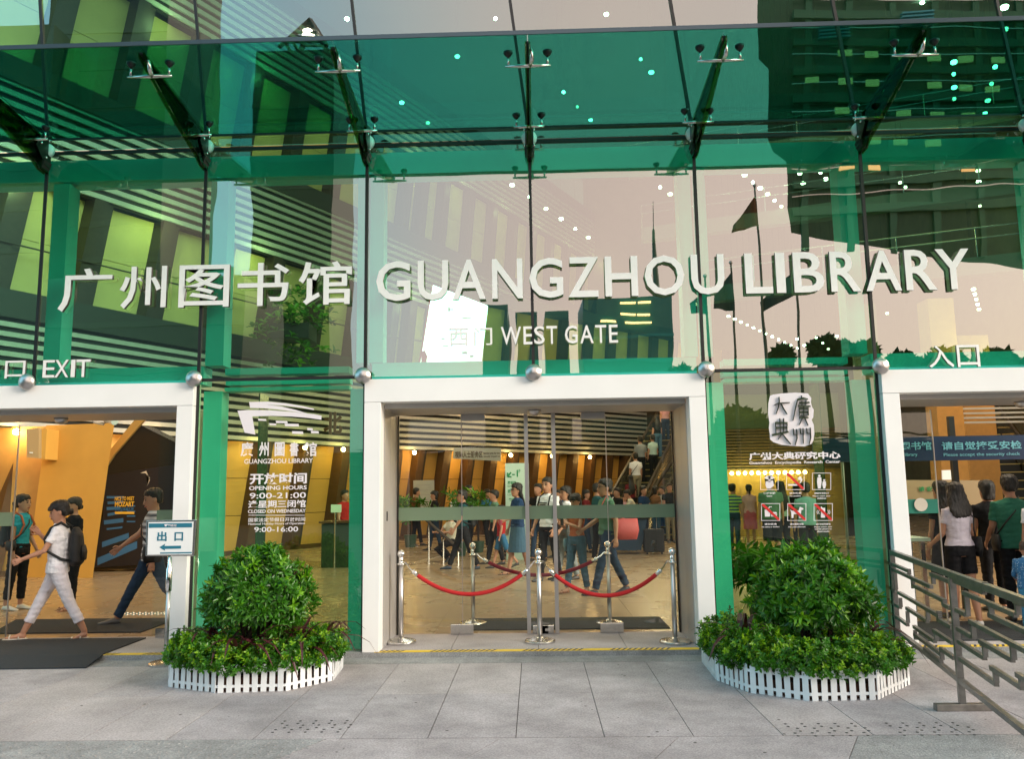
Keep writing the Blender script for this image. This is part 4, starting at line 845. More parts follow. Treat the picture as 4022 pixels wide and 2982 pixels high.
# pier carrying the wing, outside the view
for i in range(7):
    for j in range(5):
        if random.random() < .55: q = mir(1770 + i * 66 + random.uniform(-6, 6), 112 + j * 62 + i * 3, D2 - .25); MB().box(q.x - .35, q.x + .35, q.y - .1, q.y + .03, q.z - .16, q.z + .16).build('window', mat('lit_window_dim', (.5, .35, .15), .5, emit=(1, .55, .18), es=random.choice((1.2, 1.2))), wg)
a = mir(2500, 600, D2 + 3); MB().box(a.x, a.x + 9, -D2 - 12, -D2 - 2, -.2, a.z + 3).build('pier', M_tw[1], wg)
# left-hand low building, dark
t, a, b_, z = tower('long_low_hall', 'long low dark hall mirrored behind the lower left windows', -500, 536, 612, 52, M_tw[1], 10, floors=True)
# flagpoles
FD = 26
def flagpole(lab, base, top, flag, col, i):
    a, b_ = mir(*base, FD), mir(*top, FD); t = thing('flagpole', lab, 'flagpole', (a.x, -FD, 0), group='flagpoles mirrored in the right of the glass')
    a.x = b_.x
    MB().tube([(b_.x, -FD, -.1), (b_.x, -FD, b_.z)], [.09, .04], 10).build('pole', mat('pole_grey', (.10, .12, .10), .4, .5), t)
    MB().ell((b_.x, -FD, b_.z + .06), .09, .09, .09).build('finial', M_steel, t)
    ps = [mir(x, y, FD) for x, y in flag]; o = MB(); n = 5
    # a hanging, folded cloth: strips between hoist and fly
    L_ = [Vector((b_.x, -FD, ps[0].z)), Vector((b_.x, -FD, ps[1].z))]; R2 = [ps[3], ps[2]]
    rows = []
    for k in range(9):
        f = k / 8; wv = .18 * math.sin(f * 9 + i); rows.append([(L_[0].lerp(R2[0], f) + Vector((0, wv, 0))), (L_[1].lerp(R2[1], f) + Vector((0, wv * .5 + .1, 0)))])
    for k in range(8):
        p0, p1, p2, p3 = rows[k][0], rows[k][1], rows[k + 1][1], rows[k + 1][0]; e = Vector((0, .02, 0)); o.prism([p0, p1, p2, p3], [p0 + e, p1 + e, p2 + e, p3 + e])
    o.build('flag', mat('flag_' + col[0], col[1], .8), t)
flagpole('tall flagpole with rust red flag drooping left, mirrored above LIBRARY', (1674, 787), (1646, 405), [(1646, 425), (1650, 497), (1590, 512), (1594, 495)], ('red', (.10, .022, .006)), 0)
flagpole('flagpole with dark teal flag hanging low, mirrored behind the L', (1600, 787), (1588, 572), [(1588, 590), (1592, 678), (1552, 672), (1556, 640)], ('teal', (.01, .04, .05)), 1)
flagpole('flagpole with long dark flag streaming left, mirrored between I and B', (1743, 782), (1728, 560), [(1728, 585), (1730, 640), (1660, 683), (1658, 655)], ('navy', (.01, .035, .045)), 2)
flagpole('flagpole with pale teal flag, mirrored left of the fifth mullion', (1545, 787), (1534, 600), [(1534, 638), (1534, 684), (1502, 682), (1500, 660)], ('pale', (.03, .09, .11)), 3)
# trees across the plaza
def crown(c, rx, rz, n, sz, seed):
    rnd = random.Random(seed); mb = MB()
    for i in range(n):
        while 1:
            v = Vector((rnd.uniform(-1, 1), rnd.uniform(-1, 1), rnd.uniform(-1, 1)))
            if v.length < 1 and noise.noise(v * 2.3 + Vector((seed, 0, 0))) > -.22: break
        p = Vector(c) + Vector((v.x * rx, v.y * rx, v.z * rz)); a = Vector((rnd.gauss(0, 1), rnd.gauss(0, 1), rnd.gauss(0, 1))).normalized(); b_ = a.orthogonal().normalized(); s = sz * rnd.uniform(.6, 1.3)
        mb.poly([p - a * s, p + b_ * s * .45, p + a * s, p - b_ * s * .45])
    return mb
M_tree = mat('plaza_foliage', (.03, .06, .015), .8, var=.3, vs=1.5)
for i, (px, py, w, d) in enumerate(((1790, 742, 26, 40), (1835, 752, 22, 42), (1700, 762, 22, 38), (1880, 748, 26, 44), (1960, 775, 40, 46), (2050, 765, 50, 46), (2160, 770, 50, 46), (1610, 890, 60, 40), (1480, 800, 40, 60))):
    p = mir(px, py, d); r = w * (d + 8.7) / 1795
    t = thing('plaza_tree', ['round tree', 'small tree', 'palm-like tree', 'dense tree', 'broad tree', 'wide bushy tree', 'large leafy tree', 'low spreading tree', 'distant round tree'][i] + ' across the plaza mirrored near the %s' % ['fourth flagpole', 'sixth mullion on its left', 'third flagpole', 'sixth mullion', 'entrance letters', 'right portal top', 'right edge', 'seal window', 'lower middle glass'][i], 'tree', (p.x, -d, 0))
    MB().tube([(p.x, -d, -.1), (p.x + .2, -d, p.z * .5), (p.x, -d, p.z - r)], [.22, .17, .1], 8).build('trunk', M_dark, t)
    crown((p.x, -d, p.z - r * .9), r, r * 1.0, 700, .45, i).build('crown', M_tree, t)
hd = crown((0, 0, 0), 1, 1, 4200, .05, 99); hd.v = [(v[0] * 34 + 14, -36 + v[1] * 2.0, 2.2 + v[2] * 2.4) for v in hd.v]
hdo = hd.build('hedge_belt', M_tree, kind='stuff'); hdo['label'] = 'dark belt of hedge and shrubs along the far side of the plaza'
MB().box(-60, 60, -38.5, -37.8, -.1, 3.9).build('boundary_wall', M_tw[1]); o = bpy.data.objects['boundary_wall']; tag(o, 'long dark boundary wall behind the hedge across the plaza', 'wall')
# ================================================================== rope posts
def post(loc, lab, hz):
    t = thing('rope_post', lab, 'stanchion', loc, group='chrome rope posts at the middle doorway')
    z = loc[2]
    MB().lathe(loc, [(.165, 0), (.165, .022), (.15, .032), (.05, .05), (.03, .06)], 32).build('base', M_steel, t, smooth=False, bevel=.003)
    MB().lathe(loc, [(.026, .05), (.026, hz - .16)], 16).build('pole', M_sat, t, smooth=True)
    MB().lathe(loc, [(.026, hz - .16), (.045, hz - .155), (.045, hz - .145), (.03, hz - .14), (.022, hz - .12), (.03, hz - .10), (.02, hz - .085), (.02, hz - .08)], 16).build('collar', M_chrome, t, smooth=True)
    MB().ell((loc[0], loc[1], z + hz - .042), .042, .042, .042, 16, 10).build('ball', M_chrome, t, smooth=True)
hz = .98
P = {}
for key, px, py, y, lab in (('L', 874, 1398, .42, 'front left chrome rope post standing by the left jamb'), ('M', 1175, 1398, .38, 'front middle chrome rope post between the two red ropes'), ('R', 1470, 1400, .27, 'front right chrome rope post standing by the right jamb'),
                          ('BL', 1030, 1358, 1.62, 'rear left chrome rope post behind the glass doors'), ('BR', 1327, 1358, 1.55, 'rear right chrome rope post behind the glass doors')):
    g = G(px, py); P[key] = (g.x, y, .0 if y < 1 else .0); post(P[key], lab, hz)
def rope(a, b, sag, lab, m=M_rope):
    t = thing('barrier_rope', lab, 'rope', tuple((Vector(P[a]) + Vector(P[b])) / 2 + Vector((0, 0, .5))), group='velvet ropes of the middle doorway')
    p, q = Vector(P[a]) + Vector((0, 0, hz - .15)), Vector(P[b]) + Vector((0, 0, hz - .15)); d = (q - p).normalized(); p += d * .05; q -= d * .05
    pts = [p.lerp(q, i / 32) - Vector((0, 0, sag * (1 - (2 * i / 32 - 1) ** 2) ** .92)) for i in range(33)]
    MB().tube(pts[2:-2], .022, 12).build('velvet', m, t, smooth=True)
    for e in (pts[:4], pts[::-1][:4]):
        MB().tube([e[2].lerp(e[1], .3), e[2], e[3]], .0235, 12).build('end_cap', M_chrome, t, smooth=True)
        MB().tube([e[0] - (e[1] - e[0]) * .4, e[0] + Vector((0, .01, .012)), e[1], e[2]], .008, 6).build('snap_hook', M_chrome, t)
zb = W(1030, 1293, .42).z
rope('L', 'M', hz - .15 - zb, 'left red velvet rope hanging between the front left and middle posts')
rope('M', 'R', hz - .15 - W(1322, 1296, .35).z, 'right red velvet rope hanging between the front middle and right posts')
rope('BL', 'BR', hz - .15 - W(1160, 1252, 1.6).z, 'rear crimson rope hanging behind the glass doors', mat('crimson_rope', (.34, .006, .03), .75, bump=.5, bs=400))

# ================================================================== exit sign on a stand
Ys = -.34
def ds(x, y): return (.3628 * x, 1052.6 + .3628 * y)
sg = thing('exit_sign_stand', 'chrome stand with white board reading 出口 and a blue arrow to the left', 'sign', tuple(G(352, 1436, ZG)))
bx = W(366, 1300, Ys).x
MB().lathe((bx, Ys, ZG), [(.16, 0), (.16, .02), (.14, .032), (.03, .05)], 28).build('base', M_steel, sg)
zp = W(372, 1212, Ys).z
MB().lathe((bx, Ys, ZG), [(.021, .04), (.021, zp - ZG - .28)], 14).build('pole', M_sat, sg, smooth=True); MB().lathe((bx, Ys, 0), [(.027, zp - .34), (.03, zp - .33), (.03, zp - .12), (.02, zp - .1), (.02, zp)], 14).build('clamp_sleeve', M_chrome, sg, smooth=True)
flat([ds(878, 222), ds(1178, 218), ds(1165, 436), ds(872, 436)], Ys, .03, 'frame', M_steel, sg, bevel=.004)
flat([ds(890, 232), ds(1160, 229), ds(1150, 426), ds(884, 428)], Ys - .003, .003, 'board', mat('sign_white', (.80, .83, .84), .35), sg)
M_tb = mat('teal_print', (.015, .16, .24), .5)
flat([ds(893, 240), ds(1152, 237), ds(1150, 263), ds(892, 266)], Ys - .005, .002, 'header_band', M_tb, sg)
flat([ds(960, 414), ds(1150, 411), ds(1150, 419), ds(960, 422)], Ys - .005, .002, 'footer_line', M_tb, sg)
flat([ds(985, 246), ds(1002, 244), ds(1020, 249), ds(1020, 252), ds(1000, 249), ds(998, 258), ds(990, 258)], Ys - .007, .002, 'logo', M_vinyl, sg)
for s, a, b_, c, d in (('出', 943, 288, 1000, 346), ('口', 1047, 292, 1098, 344)): p = ds(a, b_); q = ds(c, d); textp(s, 'sign_character', M_tb, sg, p[0], p[1], q[0], q[1], Ys - .004, .002, .025)
flat([ds(955, 383), ds(990, 362), ds(987, 375), ds(1085, 373), ds(1085, 391), ds(987, 393), ds(990, 404)], Ys - .005, .002, 'arrow', M_tb, sg)
p = ds(1012, 244); q = ds(1058, 260); textp('广州图书馆', 'sign_caption', M_vinyl, sg, p[0], p[1], q[0], q[1], Ys - .006, .001, 0)

# ================================================================== lattice railing
ra = thing('lattice_railing', 'grey steel lattice barrier running from the right portal towards the viewer', 'railing', (3.11, -2.27, ZG))
A = Vector((3.585, -.09, 0)); Bp = Vector((3.11, -2.27, 0)); dd = (Bp - A).normalized(); nn = Vector((dd.y, -dd.x, 0))
def rp(x, y):
    px, py = 1883.7 + .2684 * x, 1163.4 + .2684 * y; d = ray(px, py); t = (A - CAM).dot(nn) / d.dot(nn); return CAM + d * t
def bar(name, a, b_, w=.03, h=.03):
    p, q = rp(*a), rp(*b_)
    if abs((q - p).z) < .5 * (q - p).length or abs(b_[0] - a[0]) > 60:
        m_ = (p.z + q.z) / 2; p.z = q.z = m_; MB().beam(p, q, w, h).build(name, M_rail, ra)
    else:
        MB().beam(p, Vector((p.x, p.y, q.z)), w, h, dd).build(name, M_rail, ra)
tz = (rp(155, 150).z + rp(690, 285).z) / 2
e2 = A + dd * 4.3
MB().beam((A.x, A.y, tz), (e2.x, e2.y, tz), .045, .045).build('top_rail', M_rail, ra)
zb_ = rp(725, 1150).z
MB().beam((A.x, A.y, zb_), (e2.x, e2.y, zb_), .04, .035).build('bottom_rail', M_rail, ra)
for t in (.02, 2.23, 4.3):
    p = A + dd * t; MB().beam((p.x, p.y, ZG + (.05 if t > 1 else .02)), (p.x, p.y, tz - .02), .045, .045, dd).build('post', M_rail, ra)
    if t > 1: MB().box(p.x - .20, p.x + .24, p.y - .03, p.y + .03, ZG, ZG + .05).build('foot', M_rail, ra, bevel=.004)
H1 = [((165, 232), (350, 282)), ((225, 310), (530, 395)), ((180, 430), (245, 447)), ((530, 330), (680, 375)), ((390, 435), (640, 520)), ((635, 575), (690, 595)), ((270, 510), (600, 620)), ((185, 540), (280, 582)), ((590, 700), (700, 745)),
      ((335, 620), (500, 682)), ((215, 662), (340, 712)), ((395, 775), (560, 838)), ((555, 800), (705, 860)), ((610, 940), (718, 990)), ((480, 950), (612, 1008)), ((400, 850), (610, 930)),
      ((720, 385), (960, 462)), ((795, 485), (1220, 640)), ((735, 612), (815, 652)), ((1210, 545), (1500, 640)), ((1005, 665), (1500, 870)), ((850, 740), (1500, 1010)), ((745, 762), (870, 835)), ((930, 885), (1190, 1000)), ((755, 885), (965, 985)),
      ((765, 1025), (1060, 1195)), ((1020, 1095), (1270, 1228)), ((1230, 1150), (1500, 1290))]
V1 = [((350, 280), (350, 325)), ((378, 345), (378, 435)), ((238, 315), (238, 440)), ((545, 335), (545, 400)), ((628, 520), (628, 575)), ((280, 515), (280, 585)), ((592, 620), (592, 700)), ((337, 622), (337, 712)), ((500, 600), (500, 690)),
      ((400, 778), (400, 850)), ((570, 802), (570, 860)), ((615, 942), (615, 1012)), ((965, 385), (965, 470)), ((815, 490), (815, 655)), ((1228, 550), (1228, 648)), ((1015, 585), (1015, 670)), ((870, 745), (870, 840)), ((962, 895), (962, 990)), ((1190, 905), (1190, 1010)), ((1050, 1100), (1050, 1195)), ((1262, 1160), (1262, 1230))]
for a, b_ in H1: bar('lattice_bar', a, b_)
for a, b_ in V1: bar('lattice_bar', a, b_)

# ================================================================== planters
def leafmat(name, c, tr=.25):
    m = mat(name, c, .38, var=.35, vs=14, spec=.5); nt = m.node_tree; b = nt.nodes['Principled BSDF']; out = nt.nodes['Material Output']
    t = nt.nodes.new('ShaderNodeBsdfTranslucent'); t.inputs[0].default_value = (c[0] * 2.2, c[1] * 1.9, c[2] * 1.2, 1); x = nt.nodes.new('ShaderNodeMixShader'); x.inputs[0].default_value = tr
    nt.links.new(b.outputs[0], x.inputs[1]); nt.links.new(t.outputs[0], x.inputs[2]); nt.links.new(x.outputs[0], out.inputs['Surface']); return m
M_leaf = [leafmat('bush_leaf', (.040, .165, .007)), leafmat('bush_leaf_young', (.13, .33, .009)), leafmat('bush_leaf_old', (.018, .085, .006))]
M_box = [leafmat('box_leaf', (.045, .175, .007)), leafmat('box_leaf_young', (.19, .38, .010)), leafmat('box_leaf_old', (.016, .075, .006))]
M_cord = leafmat('cordyline_leaf', (.060, .014, .018), .12)
def leaf(mb, p, d, n, L, Wd, curl=.0):
    s = d.cross(n).normalized() * Wd; q1 = p + d * L * .35 + n * L * .05; q2 = p + d * L * .72 - n * L * curl * .4; q3 = p + d * L - n * L * curl; up = n * Wd * .35
    o = len(mb.v); mb.v += [tuple(p), tuple(q1 - s * .85 + up), tuple(q2 - s * .8 + up), tuple(q3), tuple(q2 + s * .8 + up), tuple(q1 + s * .85 + up), tuple(q1), tuple(q2)]
    mb.f += [(o, o + 1, o + 6), (o + 1, o + 2, o + 7, o + 6), (o + 2, o + 3, o + 7), (o, o + 6, o + 5), (o + 6, o + 7, o + 4, o + 5), (o + 7, o + 3, o + 4)]
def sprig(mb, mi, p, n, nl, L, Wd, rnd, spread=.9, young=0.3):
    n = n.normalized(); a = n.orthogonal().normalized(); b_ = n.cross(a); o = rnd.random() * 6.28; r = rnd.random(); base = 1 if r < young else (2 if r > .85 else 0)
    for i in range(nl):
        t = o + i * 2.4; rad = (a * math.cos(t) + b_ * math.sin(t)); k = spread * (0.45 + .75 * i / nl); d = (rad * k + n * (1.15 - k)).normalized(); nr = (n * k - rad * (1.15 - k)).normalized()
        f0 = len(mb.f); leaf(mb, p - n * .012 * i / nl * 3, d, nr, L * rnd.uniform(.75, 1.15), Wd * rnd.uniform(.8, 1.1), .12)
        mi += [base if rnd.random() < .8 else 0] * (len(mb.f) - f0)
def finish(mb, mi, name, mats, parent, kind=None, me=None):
    o = mb.build(name, mats[0], parent, kind=kind)
    for m in mats[1:]: o.data.materials.append(m)
    o.data.polygons.foreach_set('material_index', mi); return o
def bush(lab, c, rx, rz, seed, L=.078, n=980):
    rnd = random.Random(seed); t = thing('round_bush', lab, 'bush', (c[0], c[1], 0)); mb = MB(); mi = []; cc = Vector(c)
    for i in range(n):
        z = rnd.uniform(-.80, 1); a = rnd.random() * 6.283; r = math.sqrt(max(0, 1 - z * z)); v = Vector((r * math.cos(a), r * math.sin(a), z))
        k = 1 + .24 * noise.noise(v * 2.1 + Vector((seed, 3, 1))) + .07 * noise.noise(v * 5 + Vector((seed, 0, 0)))
        k *= 1.0; v = Vector((v.x * (1.02 - .24 * v.z), v.y * (1.02 - .24 * v.z), v.z))
        g_ = noise.noise(v * 3.6 + Vector((seed * 3, 5, 1)))
        if g_ < -.25: k *= .80
        if g_ < -.46: continue
        dpt = rnd.choice((1, 1, 1, 1.03, .93, .85, .75)); p = cc + Vector((v.x * rx, v.y * rx, v.z * rz)) * k * dpt
        nrm = (v + Vector((rnd.gauss(0, .25), rnd.gauss(0, .25), rnd.gauss(.25, .25)))).normalized()
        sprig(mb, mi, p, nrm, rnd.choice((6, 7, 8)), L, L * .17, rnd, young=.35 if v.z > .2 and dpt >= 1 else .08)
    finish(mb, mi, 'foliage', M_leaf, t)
    st_ = MB()
    for i in range(16):
        a = i * .9; st_.tube([(c[0] + .06 * math.cos(a), c[1] + .06 * math.sin(a), .05), (c[0] + rx * .45 * math.cos(a), c[1] + rx * .45 * math.sin(a), c[2]), (c[0] + rx * .8 * math.cos(a), c[1] + rx * .8 * math.sin(a), c[2] + rz * .45)], [.02, .013, .006], 5)
    st_.build('stems', M_soil, t)
def hedge_proto(seed):
    rnd = random.Random(seed); mb = MB(); mi = []
    for i in range(170):
        z = rnd.uniform(-.35, 1); a = rnd.random() * 6.283; r = math.sqrt(max(0, 1 - z * z)); v = Vector((r * math.cos(a), r * math.sin(a), z)); k = (1 + .25 * noise.noise(v * 3 + Vector((seed, 0, 0)))) * rnd.choice((1, 1, 1.06, .85, .65))
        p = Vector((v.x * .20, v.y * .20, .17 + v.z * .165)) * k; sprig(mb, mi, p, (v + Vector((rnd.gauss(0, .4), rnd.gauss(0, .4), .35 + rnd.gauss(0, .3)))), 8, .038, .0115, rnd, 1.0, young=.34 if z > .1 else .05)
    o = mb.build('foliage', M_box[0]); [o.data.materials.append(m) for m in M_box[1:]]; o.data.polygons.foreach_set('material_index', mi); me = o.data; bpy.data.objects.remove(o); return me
HP = [hedge_proto(s) for s in (11, 12, 13)]
def planter(side, poly, c, bushc, cords):
    pf = thing('picket_planter', 'white plastic picket edging with brown pots round the %s flower bed' % side, 'planter', (c[0], c[1], ZG), group='picket edged flower beds')
    n = len(poly)
    ins = [tuple(Vector(c).lerp(Vector(p), .93)) for p in poly]
    MB().prism([(x, y, ZG) for x, y in ins], [(x, y, .06) for x, y in ins]).build('pot_row', M_pot, pf); MB().prism([(x, y, .061) for x, y in ins], [(x, y, .075) for x, y in ins]).build('soil', M_soil, pf)
    me = None
    for i in range(n):
        a = Vector(poly[i]); b_ = Vector(poly[(i + 1) % n]); d = (b_ - a); Ln = d.length; d.normalize(); k = max(3, round(Ln / .0725)); nn = Vector((d.y, -d.x))
        for zr in (.0, .125): MB().beam((a.x - nn.x * .006, a.y - nn.y * .006, ZG + .05 + zr), (b_.x - nn.x * .006, b_.y - nn.y * .006, ZG + .05 + zr), .008, .022).build('picket_rail', M_pick, pf)
        for j in range(k):
            p = a.lerp(b_, (j + .5) / k)
            if me is None:
                w, h, th = .0235, .225, .006; prof = [(-w, 0), (w, 0), (w, h - .02)] + [(w * math.cos(t), h - .02 + .02 * math.sin(t)) for t in (.5, 1.05, 1.57, 2.1, 2.64)] + [(-w, h - .02)]
                o = MB().prism([(x, 0, z) for x, z in prof], [(x, th, z) for x, z in prof]).build('picket', M_pick, pf, local=True); me = o.data
            else: o = bpy.data.objects.new('picket', me); C.objects.link(o); o.parent = pf
            o.location = (p.x - c[0], p.y - c[1], random.uniform(-.001, .002)); o.rotation_euler = (random.uniform(-.04, .04), random.uniform(-.025, .025), math.atan2(d.y, d.x) + random.uniform(-.04, .04))
    # low box shrubs round the rim
    cv = Vector(c); per = []
    for i in range(n):
        a = Vector(poly[i]); b_ = Vector(poly[(i + 1) % n]); k = max(1, round((b_ - a).length / .27)); per += [a.lerp(b_, (j + .3) / k) for j in range(k)]
    names = ['front', 'side', 'rear']
    per.sort(key=lambda p: (p.y > c[1], p.x)); nf = sum(p.y <= c[1] for p in per)
    onum = ['first', 'second', 'third', 'fourth', 'fifth', 'sixth', 'seventh', 'eighth', 'ninth', 'tenth', 'eleventh', 'twelfth', 'thirteenth', 'fourteenth']
    for i, p in enumerate(per):
        ordn = onum[i if i < nf else i - nf] + ' from the left'
        q = p.lerp(cv, .17); s = random.uniform(.85, 1.12); where = 'street side' if p.y <= c[1] else 'glass side'
        t = thing('box_shrub', 'box shrub, %s in the %s bed rim, %s' % (ordn, side, where), 'shrub', (q.x, q.y, .03), random.random() * 6, 'box shrubs rimming the %s flower bed on the %s' % (side, where)); t.scale = (s, s, s * random.uniform(.8, 1.12))
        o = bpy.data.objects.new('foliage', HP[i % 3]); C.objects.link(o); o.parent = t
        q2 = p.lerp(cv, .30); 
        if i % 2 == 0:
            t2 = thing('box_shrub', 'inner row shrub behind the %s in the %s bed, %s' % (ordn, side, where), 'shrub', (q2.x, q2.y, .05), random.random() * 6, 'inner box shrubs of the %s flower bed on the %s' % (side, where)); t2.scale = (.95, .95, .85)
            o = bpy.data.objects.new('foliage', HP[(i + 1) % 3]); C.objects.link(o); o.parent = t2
    rnd = random.Random(len(side))
    for i, (px, py, lab) in enumerate(cords):
        t = thing('cordyline', lab, 'plant', (px, py, .08)); 
        for j in range(9):
            a = rnd.random() * 6.283; tilt = rnd.uniform(.15, .95); L_ = rnd.uniform(.36, .54); pts = []; mb = MB(); side_ = Vector((-math.sin(a), math.cos(a), 0)); w0 = rnd.uniform(.016, .026); secs = []
            for k in range(7):
                f = k / 6; b2 = tilt + f * f * .9; r = L_ * f; pos = Vector((px, py, .10)) + Vector((math.cos(a) * r * math.sin(b2), math.sin(a) * r * math.sin(b2), .08 + r * math.cos(b2))); w = w0 * math.sin(math.pi * min(.97, f * .85 + .12)); secs.append((pos, w))
            o = len(mb.v)
            for pos, w in secs: mb.v += [tuple(pos - side_ * w), tuple(pos + Vector((0, 0, -w * .35))), tuple(pos + side_ * w)]
            for k in range(6):
                for e in (0, 1): mb.f.append((k * 3 + e, k * 3 + e + 1, k * 3 + e + 4, k * 3 + e + 3))
            mb.build('leaf', M_cord, t)
        MB().tube([(px, py, .05), (px, py, .2)], .014, 6).build('stem', M_soil, t)
PL = [(-3.24, -1.30), (-2.72, -1.54), (-2.15, -1.50), (-1.83, -1.12), (-1.87, -.56), (-2.3, -.28), (-3.0, -.30), (-3.38, -.72)]
PR = [(1.56, -.45), (1.53, -1.22), (1.70, -1.68), (2.10, -1.97), (2.62, -1.95), (3.10, -1.44), (3.12, -.85), (2.8, -.32), (2.0, -.24)]
planter('left', PL, (-2.55, -.92), None, [(-3.02, -1.05, 'dark red cordyline at the left edge of the left flower bed'), (-2.78, -1.22, 'dark red cordyline left of centre in the left flower bed'), (-2.40, -1.27, 'upright maroon cordyline in front of the left bush'), (-2.62, -1.34, 'small red leafed cordyline low at the front of the left bush'), (-2.12, -1.16, 'maroon cordyline right of centre in the left flower bed'), (-1.98, -.88, 'dark cordyline arching right out of the left flower bed')])
planter('right', PR, (2.34, -1.10), None, [(1.80, -1.05, 'spiky dark cordyline at the left edge of the right flower bed'), (1.93, -.75, 'dark cordyline behind the left side of the right bush'), (2.88, -1.05, 'dark cordyline at the right edge of the right flower bed'), (2.75, -1.42, 'maroon cordyline in front of the right bush, towards the railing'), (2.95, -.75, 'dark cordyline arching towards the lattice railing')])
bush('dense rounded green bush in the middle of the left flower bed', (-2.57, -.98, .72), .44, .385, 5)
bush('dense rounded green bush in the middle of the right flower bed', (2.42, -1.22, .70), .445, .375, 9, L=.088, n=880)
# plants inside the hall
def palm(lab, x, y, h, s, seed, potc=(.03, .08, .05), col=None):
    rnd = random.Random(seed); t = thing('potted_palm', lab, 'plant', (x, y, 0))
    MB().lathe((x, y, 0), [(.16 * s, 0), (.22 * s, .4 * s), (.2 * s, .4 * s)], 14).build('pot', mat('green_pot', potc, .4), t)
    MB().tube([(x, y, .3 * s), (x, y, h * .6)], .03, 6).build('stem', M_soil, t)
    mb = MB(); mi = []
    for i in range(int(34 * s)):
        a = rnd.random() * 6.283; r0 = rnd.uniform(.15, .75) * s; zz = h * rnd.uniform(.55, 1); p0 = Vector((x, y, h * .55)); p1 = Vector((x + r0 * math.cos(a), y + r0 * math.sin(a), zz)); 
        mb.tube([p0, p0.lerp(p1, .6) + Vector((0, 0, .08)), p1], .006, 4); mi += [0] * (len(mb.f) - len(mi))
        sprig(mb, mi, p1, Vector((math.cos(a) * .6, math.sin(a) * .6, .7)), 8, .24 * s, .035 * s, rnd, 1.05, .1); sprig(mb, mi, p0.lerp(p1, .6), Vector((math.cos(a), math.sin(a), .5)), 5, .2 * s, .03 * s, rnd, 1.05, .1)
    finish(mb, mi, 'foliage', M_leaf, t)
for px, y, ztop, s, lab in ((893, 16, 1088, .9, 'leafy potted plant in front of the wall panels at the left of the hall'), (1000, 12.5, 1062, .85, 'dark broad leafed plant with round crown left of the -1F pillar'), (1040, 13.5, 1072, .75, 'second leafy plant just left of the -1F pillar')):
    p = W(px, ztop, y); palm(lab, p.x, y, p.z, s, int(px))
palm('low leafy plant in a green pot behind the seal window', 2.55, .9, .95, .9, 3); palm('dark potted plant behind the right bush', 3.05, 1.1, .85, .8, 4)
mb = MB(); mi = []; rnd = random.Random(5); bc = W(640, 700, 12.5)
for i in range(110):
    p = bc + Vector((rnd.gauss(0, .45), rnd.gauss(0, .4), rnd.gauss(0, .5))); sprig(mb, mi, p, Vector((rnd.gauss(0, .5), -.3, .8)), 5, .22, .07, rnd, 1.0, .4)
bt = thing('balcony_tree', 'round leaved tree growing on the lit balcony behind the character 馆', 'tree', (bc.x, bc.y, 6.0)); finish(mb, mi, 'foliage', M_leaf, bt); MB().tube([(bc.x, bc.y, 5.9), bc], [.05, .03], 6).build('trunk', M_soil, bt)
MB().box(bc.x - .5, bc.x + .5, bc.y - .4, bc.y + .4, 5.6, 6.0).build('trough', M_fascia, bt)
# ================================================================== people
def fuse(mb, voxel, smooth=3, ruff=0, fold=0):
    me = bpy.data.meshes.new('tmp'); me.from_pydata(mb.v, [], mb.f); o = bpy.data.objects.new('tmp', me); C.objects.link(o)
    r = o.modifiers.new('r', 'REMESH'); r.mode = 'VOXEL'; r.voxel_size = voxel; s = o.modifiers.new('s', 'SMOOTH'); s.iterations = smooth; s.factor = .5
    bpy.context.view_layer.update(); n = bpy.data.meshes.new_from_object(o.evaluated_get(bpy.context.evaluated_depsgraph_get()))
    bpy.data.objects.remove(o); bpy.data.meshes.remove(me)
    if ruff or fold:
        cs = [v.co.copy() for v in n.vertices]; ns = [v.normal.copy() for v in n.vertices]; out = []
        for c, nv in zip(cs, ns):
            if ruff: k = ruff * noise.noise(Vector((c.x * 55, c.y * 55, c.z * 16)))
            else: q = Vector((c.x * 9 + c.z * 5, c.y * 9, c.z * 20)); k = fold * (noise.noise(q) + .4 * noise.noise(q * 2.1))
            out += [c.x + nv.x * k, c.y + nv.y * k, c.z + nv.z * k]
        n.vertices.foreach_set('co', out); n.update()
    n.polygons.foreach_set('use_smooth', [True] * len(n.polygons)); return n
def V(x, y, z): return Vector((x, y, z))
HEADS = [(-.115, .030, .034, -.050), (-.098, .045, .052, -.034), (-.070, .058, .070, -.022), (-.035, .066, .083, -.010), (.0, .072, .091, -.002), (.04, .075, .096, .004), (.075, .068, .088, .008), (.10, .048, .062, .010), (.112, .015, .02, .012)]
